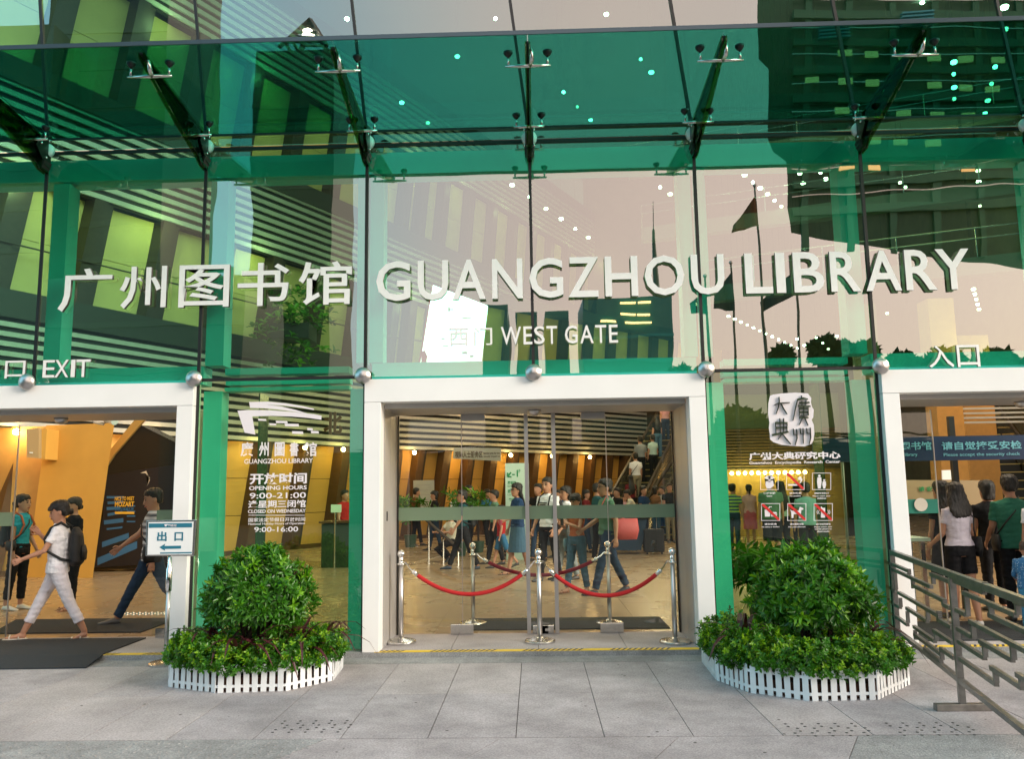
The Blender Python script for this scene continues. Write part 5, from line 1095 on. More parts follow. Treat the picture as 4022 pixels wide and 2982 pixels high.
def person(lab, loc, rz, H, shirt, pants, skin=None, hair='short', fem=False, sleeve=.45, plen=1.0, skirt=None, legs=((0, 0), (0, 0)), arms=((.08, .12, .15, 0), (.08, .12, .15, 0)), near=False, look=0.0, nod=0.0, glasses=False,
           shoe=(.03, .03, .03), hem=.90, apron=None, collar=None, loose=1.0, group=None, haircol=None, child=False, heel=False, lean=0.0):
    """faces -y before turning by rz; legs: (thigh pitch, knee bend) left/right; arms: (pitch, out, elbow, inward)"""
    t = thing('person', lab, 'person', loc, rz, group); k = H / 1.70; t.scale = (k, k, k)
    vx = .0095 if near else .019
    hipz = max(.43 * math.cos(p) + .42 * math.cos(p - b) for p, b in legs) + .075
    hd = (1.10 if not fem else 1.07) if not child else 1.25
    legj = []
    for sx, (p, b) in zip((1, -1), legs):
        hp = V(sx * .088, 0, hipz); kn = hp + V(sx * .005, -math.sin(p), -math.cos(p)) * .43; an = kn + V(0, -math.sin(p - b), -math.cos(p - b)) * .42; legj.append((hp, kn, an, p - b))
    dz = hipz - .925
    def T(x, y, z):   # torso point with forward lean about the hips
        zz = z - .92; return V(x, y - math.sin(lean) * zz, .92 + dz + math.cos(lean) * zz)
    sw = .148 if fem else .172
    SEC = [(.83, .10, .085), (.90, .158 if not fem else .165, .108), (.97, .150 if not fem else .152, .102), (1.06, .134 if not fem else .120, .094), (1.16, .142 if not fem else .128, .100), (1.27, .162 if not fem else .146, .108 if not fem else .112), (1.35, sw + .008, .094), (1.405, sw - .022, .074), (1.435, .078, .060)]
    body = MB()
    body.loft([(T(0, 0, z), V(a, 0, 0), V(0, b, 0)) for z, a, b in SEC] + [(T(0, .008, 1.48), V(.050, 0, 0), V(0, .052, 0)), (T(0, -.002, 1.55), V(.047, 0, 0), V(0, .050, 0))], 16)
    Rh = Matrix.Rotation(look, 3, 'Z') @ Matrix.Rotation(nod, 3, 'X'); hc = T(0, -.012, 1.592)
    def HD(v): return hc + Rh @ (Vector(v) * hd)
    def hsec(z, a, b, y): return (HD((0, y, z)), Rh @ V(a, 0, 0) * hd, Rh @ V(0, b, 0) * hd)
    body.loft([hsec(z, a, b, y) for z, a, b, y in HEADS], 18)
    body.tube([HD((0, -.086, .018)), HD((0, -.100, -.012)), HD((0, -.106, -.030)), HD((0, -.088, -.042))], [.010 * hd, .013 * hd, .016 * hd, .010 * hd], 8)
    body.tube([HD((-.022, -.080, -.066)), HD((0, -.092, -.064)), HD((.022, -.080, -.066))], [.007 * hd, .010 * hd, .007 * hd], 6)
    for s in (-1, 1): body.ell(HD((s * .073, .008, -.010)), .012 * hd, .020 * hd, .030 * hd, 8, 6)
    handinfo = []
    for sx, (p, ab, bd, inw) in zip((1, -1), arms):
        sh = T(sx * (sw - .004), 0, 1.385); du = V(sx * math.sin(ab), -math.sin(p) * math.cos(ab), -math.cos(p) * math.cos(ab)); el = sh + du * .285
        q = p + bd; df = V(-sx * inw + sx * math.sin(ab) * .4 * (1 - min(1, inw)), -math.sin(q), -math.cos(q)).normalized(); wr = el + df * .245
        body.tube([sh, sh.lerp(el, .45), el, el.lerp(wr, .35), wr], [.052 if not fem else .043, .044 if not fem else .038, .037 if not fem else .033, .038 if not fem else .033, .024], 10)
        l = V(0, -1, 0) if abs(df.y) < .8 else V(0, 0, 1); l = (l - df * l.dot(df)).normalized(); th = df.cross(l).normalized()
        if th.x * sx > 0: th = -th     # palm side looks inward
        pal = wr + df * .085
        body.loft([(wr, l * .022, th * .018), (wr + df * .035, l * .034, th * .017), (pal, l * .040, th * .014), (pal + df * .006, l * .036, th * .010)], 10)
        handinfo.append((wr, pal, df, l, th)); 
        if sx == 1: aL = (sh, el, wr)
        else: aR = (sh, el, wr)
    for hp, kn, an, pp in legj:
        body.tube([hp + V(0, 0, .02), hp.lerp(kn, .4), kn, kn.lerp(an, .3) + V(0, .008, 0), an], [.084, .073, .052, .054, .034], 12)
        f = V(0, -math.cos(pp * .5), -math.sin(max(0, -pp)) * .6).normalized(); body.loft([(an + V(0, .03, -.035), V(.028, 0, 0), V(0, .0, .038)), (an + f * .03 + V(0, 0, -.035), V(.036, 0, 0), V(0, 0, .036)), (an + f * .12 + V(0, 0, -.050), V(.042, 0, 0), V(0, 0, .020)), (an + f * .19 + V(0, 0, -.058), V(.028, 0, 0), V(0, 0, .012))], 10)
    me = fuse(body, vx, 3)
    if near:   # fingers: chains rooted inside the palm
        fm = MB()
        for wr, pal, df, l, th in handinfo:
            for i, (off, ln) in enumerate(((-.029, .060), (-.010, .072), (.010, .078), (.029, .070))):
                b0 = pal - df * .02 + l * off; b1 = pal + df * ln * .45 + l * off * 1.1 + th * .006; b2 = b1 + (df * .8 + th * .55).normalized() * ln * .33; b3 = b2 + (df * .45 + th * .9).normalized() * ln * .26
                fm.tube([b0, b1, b2, b3], [.0095, .009, .008, .006], 7)
            t0 = wr + df * .03 + l * .022; fm.tube([t0, t0 + (df * .6 + l * .7 + th * .3).normalized() * .04, t0 + (df * .9 + l * .6 + th * .6).normalized() * .07], [.012, .010, .007], 7)
        b0 = fuse(fm, .0042, 1); bm = bmesh.new(); bm.from_mesh(me); bm.from_mesh(b0); bm.to_mesh(me); bm.free(); me.polygons.foreach_set('use_smooth', [True] * len(me.polygons))
    sk = mat('skin_%d' % int(100 * (skin or .46)), ((skin or .46), (skin or .46) * .50, (skin or .46) * .31), .5, var=.05, vs=10)
    link('body', me, sk, t, local=True)
    if near:
        for s in (-1, 1): MB().ell(HD((s * .031, -.0875, .010)), .016, .009, .009, 8, 5).build('eye', M_ink, t, local=True, smooth=True); MB().tube([HD((s * .016, -.093, .030)), HD((s * .032, -.091, .036)), HD((s * .048, -.080, .030))], .0055, 5).build('eyebrow', M_hair, t, local=True)
        MB().tube([HD((-.024, -.085, -.066)), HD((0, -.101, -.062)), HD((.024, -.085, -.066))], [.005, .009, .005], 6).build('lips', mat('lips', (.35, .09, .07), .5), t, local=True, smooth=True)
    if glasses:
        g = MB()
        for s in (-1, 1): g.tube([HD((s * .034 + .022 * math.cos(a), -.102, .012 + .017 * math.sin(a))) for a in [i * 6.283 / 12 for i in range(13)]], .003, 5); g.tube([HD((s * .056, -.10, .016)), HD((s * .080, .0, .010))], .0028, 5)
        g.tube([HD((-.012, -.104, .014)), HD((.012, -.104, .014))], .003, 5); g.build('glasses', M_ink, t, local=True)
    # hair
    hm = MB(); hmt = mat('hair_' + haircol[0], haircol[1], .5) if haircol else M_hair
    cap = [(-.055 if hair != 'buzz' else .0, .052, .036, .052), (-.02, .074, .062, .036), (.025, .080, .084, .020), (.060, .081, .100, .010), (.090, .072, .092, .008), (.115, .050, .062, .010), (.126, .012, .016, .012)]
    g = 1.0 if hair == 'buzz' else (1.04 if hair in ('short', 'boy') else 1.09)
    hm.loft([(HD((0, y, z * g)), Rh @ V(a * g * hd, 0, 0), Rh @ V(0, b * g * hd, 0)) for z, a, b, y in cap], 18)
    if hair == 'short': hm.loft([(HD((.01, -.050, .078)), Rh @ V(.062, 0, 0), Rh @ V(0, .028, 0)), (HD((.01, -.052, .098)), Rh @ V(.064, 0, 0), Rh @ V(0, .036, 0)), (HD((.01, -.03, .12)), Rh @ V(.045, 0, 0), Rh @ V(0, .04, 0))], 12)
    if hair == 'bob' or hair == 'boy':
        hm.tube([HD((-.06, -.062, .045)), HD((-.01, -.094, .056)), HD((.06, -.062, .045))], [.022, .026, .022], 8)
        if hair == 'bob': hm.loft([(HD((0, .02, .06)), V(.09, 0, 0), V(0, .085, 0)), (HD((0, .035, 0)), V(.095, 0, 0), V(0, .068, 0)), (HD((0, .045, -.09)), V(.085, 0, 0), V(0, .05, 0)), (HD((0, .045, -.12)), V(.07, 0, 0), V(0, .04, 0))], 16)
    if hair == 'long':
        hm.loft([(HD((0, .02, .06)), V(.088, 0, 0), V(0, .085, 0)), (HD((0, .035, 0)), V(.098, 0, 0), V(0, .070, 0)), (HD((0, .060, -.10)), V(.105, 0, 0), V(0, .052, 0)), (T(0, .095, 1.38), V(.120, 0, 0), V(0, .035, 0)), (T(0, .112, 1.25), V(.125, 0, 0), V(0, .028, 0)), (T(.01, .112, 1.14), V(.10, 0, 0), V(0, .020, 0)), (T(.01, .105, 1.08), V(.05, 0, 0), V(0, .010, 0))], 18)
    if hair == 'mid':
        hm.loft([(HD((0, .02, .06)), V(.092, 0, 0), V(0, .088, 0)), (HD((0, .035, 0)), V(.110, 0, 0), V(0, .075, 0)), (HD((0, .060, -.10)), V(.135, 0, 0), V(0, .06, 0)), (T(0, .09, 1.40), V(.15, 0, 0), V(0, .04, 0)), (T(0, .105, 1.33), V(.12, 0, 0), V(0, .028, 0)), (T(.02, .105, 1.29), V(.06, 0, 0), V(0, .012, 0))], 18)
    if hair == 'ponytail': hm.tube([HD((0, .095, .03)), HD((0, .135, .01)), HD((0, .135, -.08)), T(0, .125, 1.40)], [.022, .028, .026, .008], 8)
    if hair == 'bun': hm.ell(HD((0, .115, -.02)), .038, .035, .038, 10, 6); hm.tube([HD((-.06, -.062, .045)), HD((-.01, -.094, .056)), HD((.06, -.062, .045))], [.024, .028, .024], 8)
    link('hair', fuse(hm, .0105 if near else .016, 2, .012 if near else .008), hmt, t, local=True)
    # shirt
    o = .012 * loose; sm = MB()
    sm.loft([(T(0, 0, z), V(a + o * 1.3, 0, 0), V(0, b + o * 1.1, 0)) for z, a, b in [(hem, .160 if not fem else .166, .108)] + [s for s in SEC if s[0] > hem + .03 and s[0] < 1.42]] + [(T(0, .004, 1.440), V(.078, 0, 0), V(0, .068, 0)), (T(0, .004, 1.452), V(.066, 0, 0), V(0, .060, 0))], 18)
    for (sh, el, wr) in (aL, aR):
        if sleeve > 0:
            if sleeve <= 1: e = sh.lerp(el, sleeve + .12); sm.tube([sh + (sh - el) * .06, sh.lerp(e, .5), e], [.058 if not fem else .050, .056 if not fem else .049, .058 if not fem else .052], 12)
            else: e = el.lerp(wr, sleeve - 1); sm.tube([sh + (sh - el) * .06, sh.lerp(el, .5), el, e], [.058, .052, .046, .038], 12)
    so_ = link('shirt', fuse(sm, vx, 2, 0, .009), shirt, t, local=True)
    if collar: MB().loft([(T(0, .004, 1.43), V(.078, 0, 0), V(0, .068, 0)), (T(0, .004, 1.475), V(.064, 0, 0), V(0, .062, 0))], 16, caps=False).build('collar', collar, t, local=True, smooth=True)
    # lower clothes
    pm_ = MB()
    if skirt:
        zt = .99 + dz; zl = skirt * hipz / .92; pm_.loft([(V(0, 0, zt), V(.150, 0, 0), V(0, .112, 0)), (V(0, 0, .90 + dz), V(.180, 0, 0), V(0, .125, 0)), (V(0, -.01, (.9 + dz + zl) / 2), V(.190, 0, 0), V(0, .15, 0)), (V(0, -.01, zl), V(.205, 0, 0), V(0, .18, 0))], 18)
        link('skirt', fuse(pm_, vx, 2), pants, t, local=True)
    else:
        pm_.loft([(V(0, 0, z + dz), V(a + .014, 0, 0), V(0, b + .012, 0)) for z, a, b in ((.84, .150, .10), (.90, .166, .110), (.96, .160, .106), (1.0, .146, .100))], 18)
        for hp, kn, an, pp in legj:
            if plen > .55: e = kn.lerp(an, (plen - .5) * 2 * .96); pm_.tube([hp + V(0, 0, .03), hp.lerp(kn, .4), kn, kn.lerp(e, .5), e], [.096, .088, .068, .062, .056 if plen > .9 else .062], 12)
            else: e = hp.lerp(kn, plen * 2); pm_.tube([hp + V(0, 0, .03), hp.lerp(e, .5), e], [.098, .092, .088], 12)
        link('trousers', fuse(pm_, vx, 2, 0, .008), pants, t, local=True)
    # shoes
    for hp, kn, an, pp in legj:
        f = V(0, -math.cos(pp * .5), -math.sin(max(0, -pp)) * .6).normalized(); sb = MB()
        sb.loft([(an + V(0, .045, -.048), V(.024, 0, 0), V(0, 0, .026)), (an + V(0, .02, -.036), V(.040, 0, 0), V(0, 0, .040)), (an + f * .05 + V(0, 0, -.036), V(.044, 0, 0), V(0, 0, .040)), (an + f * .13 + V(0, 0, -.050), V(.048, 0, 0), V(0, 0, .025)), (an + f * .205 + V(0, 0, -.058), V(.028, 0, 0), V(0, 0, .014))], 12)
        if heel == 'sandal':
            sb = MB(); sb.loft([(an + V(0, .05, -.072), V(.026, 0, 0), V(0, 0, .008)), (an + f * .05 + V(0, 0, -.072), V(.042, 0, 0), V(0, 0, .010)), (an + f * .14 + V(0, 0, -.072), V(.048, 0, 0), V(0, 0, .010)), (an + f * .215 + V(0, 0, -.072), V(.030, 0, 0), V(0, 0, .008))], 12)
            for q in (.04, .14): sb.tube([an + f * q + V(-.044, 0, -.066), an + f * q + V(0, 0, -.030 + (.02 if q < .1 else .008)), an + f * q + V(.044, 0, -.066)], .009, 6)
        sb.build('shoe', mat('shoe_%02d%02d%02d' % tuple(int(c * 99) for c in shoe), shoe, .5), t, local=True, smooth=True)
    t['joints'] = 0; del t['joints']
    return t, dict(T=T, aL=aL, aR=aR, hd=HD, hands=handinfo)
def carried(name, lab, cat, P_):   # a bag that rides with a person, still a thing of its own
    t = thing(name, lab, cat, P_.location, P_.rotation_euler.z); t.scale = P_.scale; return t
def backpack(P_, J, lab, col, straps=True, scol=None):
    b = carried('backpack', lab, 'backpack', P_); T = J['T']; m = mat('bag_%02d%02d%02d' % tuple(int(c * 99) for c in col), col, .7, bump=.3, bs=60)
    o = MB(); o.loft([(T(0, .20, .93), V(.10, 0, 0), V(0, .05, 0)), (T(0, .205, .98), V(.150, 0, 0), V(0, .085, 0)), (T(0, .20, 1.15), V(.155, 0, 0), V(0, .085, 0)), (T(0, .19, 1.32), V(.14, 0, 0), V(0, .07, 0)), (T(0, .18, 1.40), V(.08, 0, 0), V(0, .03, 0))], 16); link('bag_body', fuse(o, .012, 2), m, b, local=True)
    o = MB(); o.loft([(T(0, .28, 1.0), V(.10, 0, 0), V(0, .03, 0)), (T(0, .285, 1.1), V(.11, 0, 0), V(0, .03, 0)), (T(0, .275, 1.18), V(.09, 0, 0), V(0, .02, 0))], 12); o.build('front_pocket', m, b, local=True, smooth=True)
    sm_ = mat('strap_%02d%02d%02d' % tuple(int(c * 99) for c in (scol or col)), scol or col, .7)
    for s in (-1, 1): MB().tube([T(s * .09, .12, 1.40), T(s * .10, .03, 1.462), T(s * .105, -.075, 1.40), T(s * .115, -.135, 1.27), T(s * .145, -.09, 1.12), T(s * .16, .06, 1.03), T(s * .12, .15, 1.0)], .017, 8, flat=.8).build('strap', sm_, b, local=True, smooth=True)
    return b
def shoulder_bag(P_, J, lab, col, side=1, cross=True, size=.13, name='shoulder_bag', z0=.95, yb=0):
    b = carried(name, lab, 'bag', P_); T = J['T']; m = mat('bag_%02d%02d%02d' % tuple(int(c * 99) for c in col), col, .6, bump=.3, bs=60); x = side * .20
    o = MB(); o.loft([(T(x, yb, z0 - size), V(.03, 0, 0), V(0, size * .8, 0)), (T(x, yb, z0 - size * .3), V(.045, 0, 0), V(0, size, 0)), (T(x, yb, z0 + size * .6), V(.03, 0, 0), V(0, size * .9, 0))], 14); o.build('bag_body', m, b, local=True, smooth=True)
    a = -side if cross else side
    MB().tube([T(x, yb - .03, z0 + size * .5), T(side * .12, -.135, 1.16), T(0 if cross else side * .13, -.135, 1.30), T(a * .10, -.03, 1.462), T(0 if cross else side * .13, .125, 1.30), T(side * .12, .125, 1.16), T(x, yb + .03, z0 + size * .5)], .009, 6).build('strap', m, b, local=True, smooth=True)
    return b
def place(px, py, y=None):
    g = G(px, py)
    if y is not None: p = W(px, py, y); return (p.x, y, 0.)
    return (g.x, g.y, 0.)
blk = cloth('black', (.012, .012, .014)); jean = cloth('denim_dark', (.022, .045, .085)); jeanl = cloth('denim', (.06, .13, .20)); wht = cloth('white', (.80, .79, .82)); whp = cloth('white_trousers', (.76, .73, .78))
teal = cloth('turquoise', (.03, .30, .38)); navy = cloth('navy', (.02, .05, .12)); grn = cloth('sage_green', (.10, .20, .13)); gry = cloth('grey', (.25, .27, .28)); tealdk = cloth('dark_teal', (.02, .08, .09)); crm = cloth('cream', (.70, .66, .52)); red = cloth('red', (.42, .02, .02)); blu = cloth('blue', (.04, .16, .30)); pnk = cloth('pink', (.48, .10, .14)); pnkl = cloth('pale_pink', (.58, .32, .33))
stp = stripes('cloth_striped_grey', (.62, .60, .62), (.14, .14, .16), 13.5); sty = stripes('cloth_striped_yellow', (.35, .55, .10), (.03, .08, .18), 12); dot = dots('cloth_blue_dots', (.03, .14, .30), (.55, .65, .72), 34, .22)
r90 = math.pi / 2
# --- at the exit
p, J = person('woman in turquoise top and black cropped trousers standing in profile at the far left', place(34, 1330, 3.35), r90 * .95, 1.63, teal, blk, hair='ponytail', fem=True, sleeve=.35, plen=.92, near=True, legs=((.02, .05), (-.12, .0)), arms=((.15, .05, .35, 0), (.0, .08, .12, 0)), shoe=(.7, .68, .62), hem=.93)
backpack(p, J, 'dark backpack with orange straps worn by the woman in turquoise', (.02, .03, .04), scol=(.42, .10, .03)); shoulder_bag(p, J, 'small black handbag hanging in front of the woman in turquoise', (.01, .01, .01), side=-1, cross=True, size=.09, z0=.98)
p, J = person('woman in white tee and white cropped trousers striding out of the exit', (-5.52, .86, .012), -r90 * .80, 1.60, wht, whp, hair='bun', fem=True, sleeve=.5, plen=.86, near=True, legs=((-.38, .10), (.44, .02)), arms=((.45, .10, .75, .18), (.35, .25, 2.1, .25)), shoe=(.62, .58, .5), hem=.86, heel='sandal', nod=.22, look=.1, loose=1.5)
backpack(p, J, 'black backpack worn by the woman in white', (.008, .010, .010))
p, J = person('woman in dark clothes mostly hidden behind the woman in white', place(150, 1330, 3.3), -r90 * .3, 1.58, blk, blk, hair='bun', fem=True, sleeve=.5, plen=.93, legs=((.05, .05), (-.05, 0)), shoe=(.35, .16, .08), heel='sandal')
p, J = person('man in grey and white striped polo and jeans striding towards the exit', place(325, 1352, 2.0), -r90 * .72, 1.76, stp, jean, hair='short', sleeve=.55, near=True, legs=((-.40, .28), (.46, .02)), arms=((-.1, .1, .2, 0), (.62, .22, .30, 0)), shoe=(.10, .10, .10), nod=.2, look=.1, hem=.84, loose=1.5)
shoulder_bag(p, J, 'black cross body bag worn by the man in the striped polo', (.01, .01, .01), side=1, size=.12)
# --- walkers behind the middle doors
p, J = person('teenager in glasses and dark teal shirt walking left behind the doors', place(1008, 1236, 8.8), -r90 * .92, 1.66, tealdk, blk, hair='short', glasses=True, near=True, sleeve=.6, legs=((-.32, .1), (.36, .02)), arms=((.2, .08, .4, 0), (-.1, .1, .3, 0)), shoe=(.03, .05, .08), loose=1.5)
backpack(p, J, 'dark backpack of the teenager in glasses', (.012, .014, .016))
p, J = person('boy in red shirt and blue shorts walking left', place(1092, 1236, 8.9), -r90 * .9, 1.30, red, blu, hair='boy', child=True, sleeve=.5, plen=.48, legs=((-.35, .35), (.3, .02)), shoe=(.05, .05, .05), loose=1.7)
p, J = person('young man with green top seen just above the boy in red', place(1078, 1228, 9.9), -r90 * .85, 1.62, grn, blk, hair='short', sleeve=.5, legs=((-.15, .1), (.2, .02)))
p, J = person('woman in navy top and denim skirt holding a pink cup', place(1128, 1250, 7.6), -r90 * .7, 1.74, navy, jeanl, hair='long', glasses=True, fem=True, near=True, sleeve=.6, skirt=.42, legs=((-.16, .1), (.2, .02)), arms=((.35, .12, .9, .1), (.05, .15, .3, 0)), shoe=(.05, .03, .02), heel='sandal', loose=1.4)
hx = J['hands'][0][1]; c = carried('paper_cup', 'pink paper cup held by the woman in navy', 'cup', p); MB().lathe(tuple(hx + V(0, -.02, -.02)), [(.025, -.05), (.035, .05), (.03, .05)], 12).build('cup_body', pnk, c, local=True)
p, J = person('young man in white printed tee with black trousers', place(1196, 1268, 6.4), -r90 * .45, 1.82, wht, blk, hair='short', near=True, sleeve=.55, legs=((-.12, .1), (.16, .02)), arms=((.1, .12, .3, 0), (.1, .12, .35, 0)), shoe=(.05, .05, .06), loose=1.5, look=.15)
T = J['T']; M_ = Matrix.Identity(4)
for i, (s, z, w) in enumerate((('EVERY', 1.30, .14), ('WHERE', 1.24, .14))): pass
for i in range(4): MB().prism([T(-.08 + i * .01, -.128, 1.31 - i * .035), T(.08 - (i % 2) * .03, -.128, 1.31 - i * .035), T(.08 - (i % 2) * .03, -.128, 1.295 - i * .035), T(-.08 + i * .01, -.128, 1.295 - i * .035)], [T(-.08 + i * .01, -.138, 1.31 - i * .035), T(.08 - (i % 2) * .03, -.138, 1.31 - i * .035), T(.08 - (i % 2) * .03, -.138, 1.295 - i * .035), T(-.08 + i * .01, -.138, 1.295 - i * .035)]).build('shirt_print', M_ink, p, local=True)
backpack(p, J, 'black backpack worn by the young man in the printed tee', (.01, .01, .012))
p, J = person('long haired woman in white top and grey trousers behind the steel upright', place(1236, 1262, 6.6), -r90 * .7, 1.66, wht, gry, hair='long', fem=True, near=True, sleeve=.7, legs=((-.12, .1), (.2, .02)), arms=((.2, .1, .6, 0), (.1, .1, .4, 0)), shoe=(.05, .05, .05))
p, J = person('girl in orange and grey top looking at a phone', place(1258, 1292, 4.7), -r90 * .5, 1.53, cloth('rust', (.42, .13, .05)), jeanl, hair='bob', fem=True, near=True, sleeve=.3, legs=((-.12, .1), (.22, .02)), arms=((.45, .1, 1.5, .3), (.35, .1, 1.6, .35)), shoe=(.30, .12, .06), heel='sandal', nod=.2)
shoulder_bag(p, J, 'pale denim bag of the girl with the phone', (.16, .26, .32), side=-1, cross=False, size=.14, z0=.86)
hx = J['hands'][0][1]; c = carried('mobile_phone', 'dark mobile phone in the hand of the girl in orange', 'phone', p); MB().box(hx.x - .035, hx.x + .035, hx.y - .05, hx.y - .04, hx.z - .06, hx.z + .08).build('phone_body', M_ink, c, local=True, bevel=.004)
p, J = person('tall man in glasses and green polo striding left with a pink bag', place(1325, 1294, 4.4), -r90 * .85, 1.78, grn, jean, hair='short', glasses=True, near=True, sleeve=.6, legs=((.30, .03), (-.30, .15)), arms=((-.25, .16, .3, 0), (.3, .12, .7, 0)), shoe=(.02, .02, .025), loose=1.6, collar=mat('dark_collar', (.03, .03, .03), .7))
shoulder_bag(p, J, 'large coral pink bag swinging behind the man in green polo', (.55, .09, .09), side=1, cross=False, size=.19, z0=1.02, name='tote_bag', yb=.24)
p, J = person('man in black tee and khaki trousers facing out at the right of the hall', place(1461, 1180, 16.5), .1, 1.74, blk, cloth('khaki', (.26, .22, .14)), hair='short', glasses=True, arms=((.3, .15, 1.2, .6), (.1, .12, .2, 0)), shoe=(.1, .1, .1))
p, J = person('person in cream shirt bending over the counter', place(1386, 1180, 15.2), -r90, 1.60, crm, jeanl, hair='short', sleeve=1.6, lean=.35, nod=.4, arms=((.5, .1, .8, 0), (.5, .1, .8, 0)))
p, J = person('person in salmon top leaning on the counter behind the cream shirt', place(1362, 1180, 16.2), .3, 1.45, pnkl, jean, hair='bob', fem=True, arms=((.7, .1, 1.2, .4), (.7, .1, 1.2, .4)), nod=.3)
p, J = person('seated reader in pink behind the counter', place(1316, 1180, 17.6), .2, 1.40, pnk, blk, hair='bob', fem=True, nod=.4)
p, J = person('man in pale blue shirt behind the counter, left of the pair', place(1235, 1180, 17.8), -.6, 1.60, cloth('pale_blue', (.30, .42, .52)), blk, hair='short')
p, J = person('dark haired man in grey behind the counter near the green polo', place(1256, 1180, 17.6), .4, 1.45, gry, blk, hair='short')
p, J = person('woman in tan vest standing before the escalator foot', place(1345, 1180, 18.6), .5, 1.62, cloth('tan', (.40, .30, .18)), blk, hair='bob', fem=True, sleeve=.1)
p, J = person('dark haired woman leaving beyond the counter', place(1331, 1178, 19.6), 2.6, 1.60, blk, jean, hair='long', fem=True)
p, J = person('person in rust brown coat waiting by the right glass panel', place(1430, 1178, 17.2), 2.2, 1.66, cloth('brown', (.20, .10, .05)), jeanl, hair='bob', fem=True)
p, J = person('person in jeans half hidden beside the man in black tee', place(1446, 1178, 17.8), -1.2, 1.66, cloth('pale_sleeve', (.5, .5, .5)), cloth('bright_jeans', (.03, .12, .30)), hair='short')
p, J = person('person at the right glass edge in white and dark trousers', place(1476, 1178, 17.0), .2, 1.62, wht, blk, hair='short')
p, J = person('visitor crouching at the stair rail at the left of the hall', place(982, 1212, 10.8), -.8, 1.60, crm, blk, hair='long', fem=True, legs=((1.5, 2.3), (1.2, 2.2)), arms=((.8, .1, .8, .3), (.8, .1, .8, .3)), nod=.3)
# --- riders on the escalators
def rider(lab, px, t, lane, H, sh, pt, hair='short', fem=False, sleeve=.5, rz=math.pi + .3, **kk):
    P0, P1 = Vector(ES[lane][0]), Vector(ES[lane][1])
    p = P0.lerp(P1, t); p.z = max(0, p.z) + .02; d = (P1 - P0); r = Vector((d.y, -d.x, 0)).normalized(); p += r * px
    return person(lab, tuple(p), rz, H, sh, pt, hair=hair, fem=fem, sleeve=sleeve, group=None, **kk)
M_num = M_vinyl
q, J = rider('rider in black jersey numbered 56 at the foot of the escalator', -.2, -.03, 0, 1.70, blk, blk, rz=math.pi + .1)
T = J['T']
text('56', 'jersey_number', M_vinyl, q, -.10, .10, 1.20, 1.36, 0, .004, .03, M=Matrix.Translation((0, .128, T(0, 0, 1.0).z - 1.0)) @ Matrix.Rotation(math.pi, 4, 'Z')).matrix_parent_inverse = Matrix.Identity(4)
rider('rider in dark red dress low on the escalator', .15, .08, 0, 1.62, cloth('maroon', (.14, .015, .02)), blk, 'long', True)
q, J = rider('rider in white tee with a dark diagonal strap on the escalator', -.05, .22, 0, 1.70, wht, cloth('khaki', (0, 0, 0))); shoulder_bag(q, J, 'small dark bag slung across the white tee of an escalator rider', (.012, .012, .012), size=.09)
rider('rider in grey plaid shirt leaning on the escalator rail', -.25, .36, 0, 1.66, gry, blk, sleeve=.7)
rider('rider in pale mint top with dark hair higher on the escalator', .15, .38, 0, 1.62, cloth('mint', (.45, .60, .55)), blk, 'ponytail', True)
rider('rider with long black hair and denim near the top of the escalator', -.1, .55, 0, 1.64, blk, jeanl, 'long', True)
rider('rider in salmon tee near the top of the escalator', -.1, .68, 0, 1.66, pnkl, jean, 'bob', True)
rider('rider in white blouse near the top of the escalator', .2, .74, 0, 1.62, wht, jean, 'bob', True)
rider('rider in white top and green shorts alone on the second escalator', -.15, .30, 1, 1.66, wht, cloth('dark_green', (.02, .07, .05)), 'short', False, plen=.45)
extra = [(1020, 13.5, 'passer-by in black near the -1F pillar', blk, blk, 'short', 1), (1108, 12.0, 'visitor in dark grey behind the boy in red', gry, blk, 'bob', 1), (1172, 10.5, 'visitor in black tee between the steel uprights', blk, jean, 'short', -1), (1218, 11.5, 'visitor in navy behind the white printed tee', navy, blk, 'short', -1),
         (1275, 13.0, 'visitor in maroon passing the counter', cloth('maroon', (0, 0, 0)), jean, 'bob', 1), (1300, 10.0, 'man in dark shirt behind the green polo', tealdk, blk, 'short', 1), (1345, 13.5, 'visitor in black vest crossing before the counter', blk, gry, 'short', -1), (1400, 14.2, 'woman in dark blue before the escalator', navy, jean, 'long', 1),
         (1416, 18.5, 'man in charcoal waiting at the escalator foot', blk, blk, 'short', 1), (1438, 19.2, 'woman in white top boarding the second escalator', wht, blk, 'bob', -1), (1060, 15.0, 'seated looking visitor in blue by the plants', blu, blk, 'bob', 1), (905, 16.5, 'visitor in brown by the left wall panels', cloth('brown', (0, 0, 0)), blk, 'short', 1), (946, 14.5, 'visitor in black by the potted plants', blk, jean, 'bob', -1)]
for i, (px, y_, lab, sh_, pt_, h_, sg_) in enumerate(extra):
    person(lab, (W(px, 1100, y_).x, y_, 0), sg_ * random.uniform(.6, 2.2), random.uniform(1.56, 1.76), sh_, pt_, hair=h_, fem=h_ in ('bob', 'long'), legs=((-.15 + .05 * (i % 3), .1), (.18, .02)), arms=((random.uniform(0, .6), .12, random.uniform(.2, 1.2), 0), (random.uniform(-.2, .5), .12, random.uniform(.2, .9), 0)), loose=1.4)
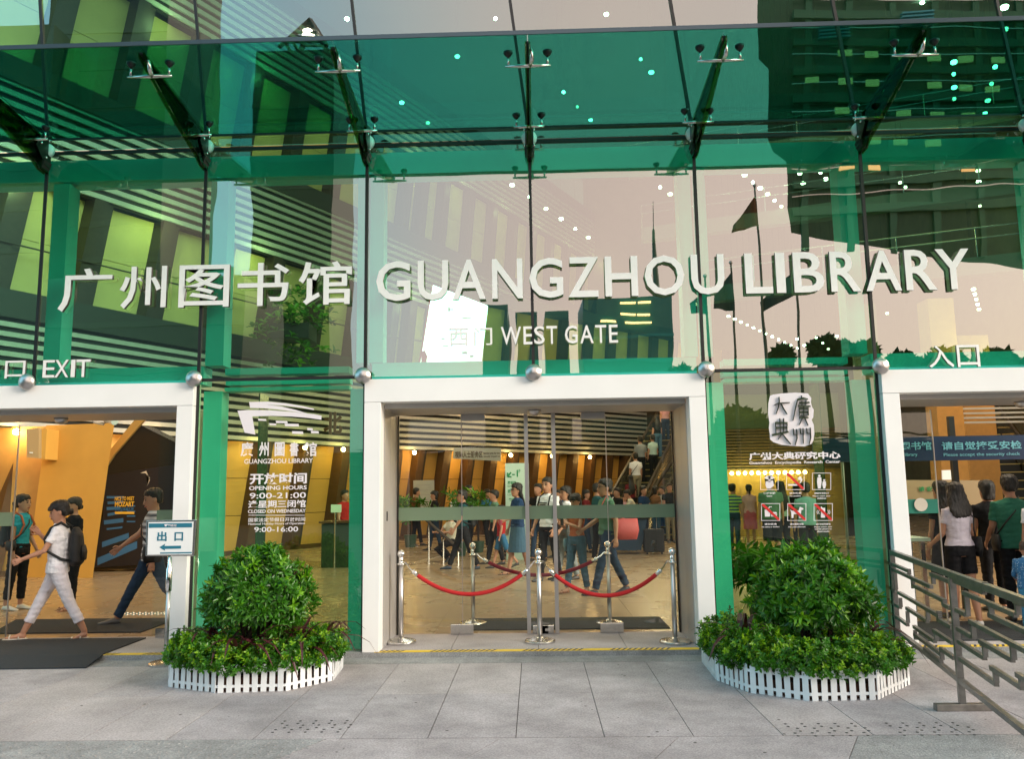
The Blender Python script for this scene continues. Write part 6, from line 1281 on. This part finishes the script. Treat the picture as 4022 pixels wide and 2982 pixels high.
# --- behind the seal window
p, J = person('child in yellow and navy striped shirt seen through the seal window', place(1600, 1200, 12.5), 2.5, 1.68, sty, jean, hair='short', sleeve=.5)
p, J = person('woman with ponytail in pink skirt walking away behind the seal window', place(1635, 1180, 15.0), math.pi - .1, 1.66, pnkl, pnk, hair='ponytail', fem=True, skirt=.45, shoe=(.6, .5, .5))
p, J = person('broad man in green tee seen from behind the quiet sticker', place(1684, 1215, 8.4), math.pi - .15, 1.80, grn, blk, hair='short', plen=.5, loose=2.2)
p, J = person('dark haired woman beside the broad man in green', place(1706, 1210, 9.4), math.pi + .2, 1.70, cloth('pale_green', (.30, .42, .34)), blk, hair='long', fem=True)
p, J = person('man in pale teal shirt seen from behind the middle stickers', place(1762, 1230, 7.2), math.pi + .1, 1.66, cloth('pale_teal', (.18, .36, .34)), blk, hair='short', loose=1.6)
p, J = person('distant visitor in dark clothes near the lamp row', place(1740, 1185, 14), 2.8, 1.66, blk, blk, hair='bob')
p, J = person('visitor in red behind the opening hours lettering', place(748, 1190, 10.6), 1.0, 1.66, red, jean, hair='short')
# --- queue at the entrance
p, J = person('woman with long black hair in white tee and black shorts seen from behind', (W(2080, 1100, 1.15).x, 1.15, 0), math.pi + .12, 1.60, cloth('white_tee', (.66, .60, .68)), blk, hair='mid', fem=True, near=True, sleeve=.45, plen=.36, legs=((.12, .05), (-.10, .10)), arms=((.1, .16, .9, 0), (.1, .16, .5, 0)), shoe=(.6, .58, .55), hem=.96, skin=.50, loose=1.3)
shoulder_bag(p, J, 'black shoulder bag with silver buckle carried by the woman in the white tee', (.008, .008, .010), side=-1, cross=False, size=.15, z0=.98)
p, J = person('woman with very long black hair and black dress queuing left of the white tee', (W(2050, 1100, 1.75).x, 1.75, 0), math.pi + .3, 1.62, blk, blk, hair='long', fem=True, near=True, sleeve=.4, skirt=.5, shoe=(.02, .02, .02))
p, J = person('man in green tee with a black diagonal strap seen from behind in the queue', (W(2200, 1100, 1.35).x, 1.35, 0), math.pi - .2, 1.68, cloth('teal_green', (.035, .17, .11)), blk, hair='short', near=True, sleeve=.6, arms=((.2, .15, .6, 0), (.15, .2, .5, 0)), loose=1.8, hem=.86)
shoulder_bag(p, J, 'black sling bag strapped over the green tee', (.01, .01, .01), side=1, size=.12)
p, J = person('dark clothed person between the white tee and the green tee', (W(2150, 1100, 2.2).x, 2.2, 0), math.pi, 1.62, blk, blk, hair='bob', near=False)
p, J = person('toddler in blue dotted shirt at the right edge by the railing', (W(2232, 1200, .25).x, .25, 0), math.pi * .82, .98, dot, cloth('toddler_denim', (.05, .20, .34)), hair='buzz', child=True, near=True, sleeve=1.5, collar=wht, loose=2.2, haircol=('cropped', (.05, .022, .012)), shoe=(.1, .2, .3), arms=((.3, .2, .7, .2), (.2, .25, .4, 0)))
p, J = person('person in white shirt cut by the right edge of the view', (W(2262, 1100, .75).x, .75, 0), math.pi * .9, 1.60, wht, blk, hair='bob', fem=True)
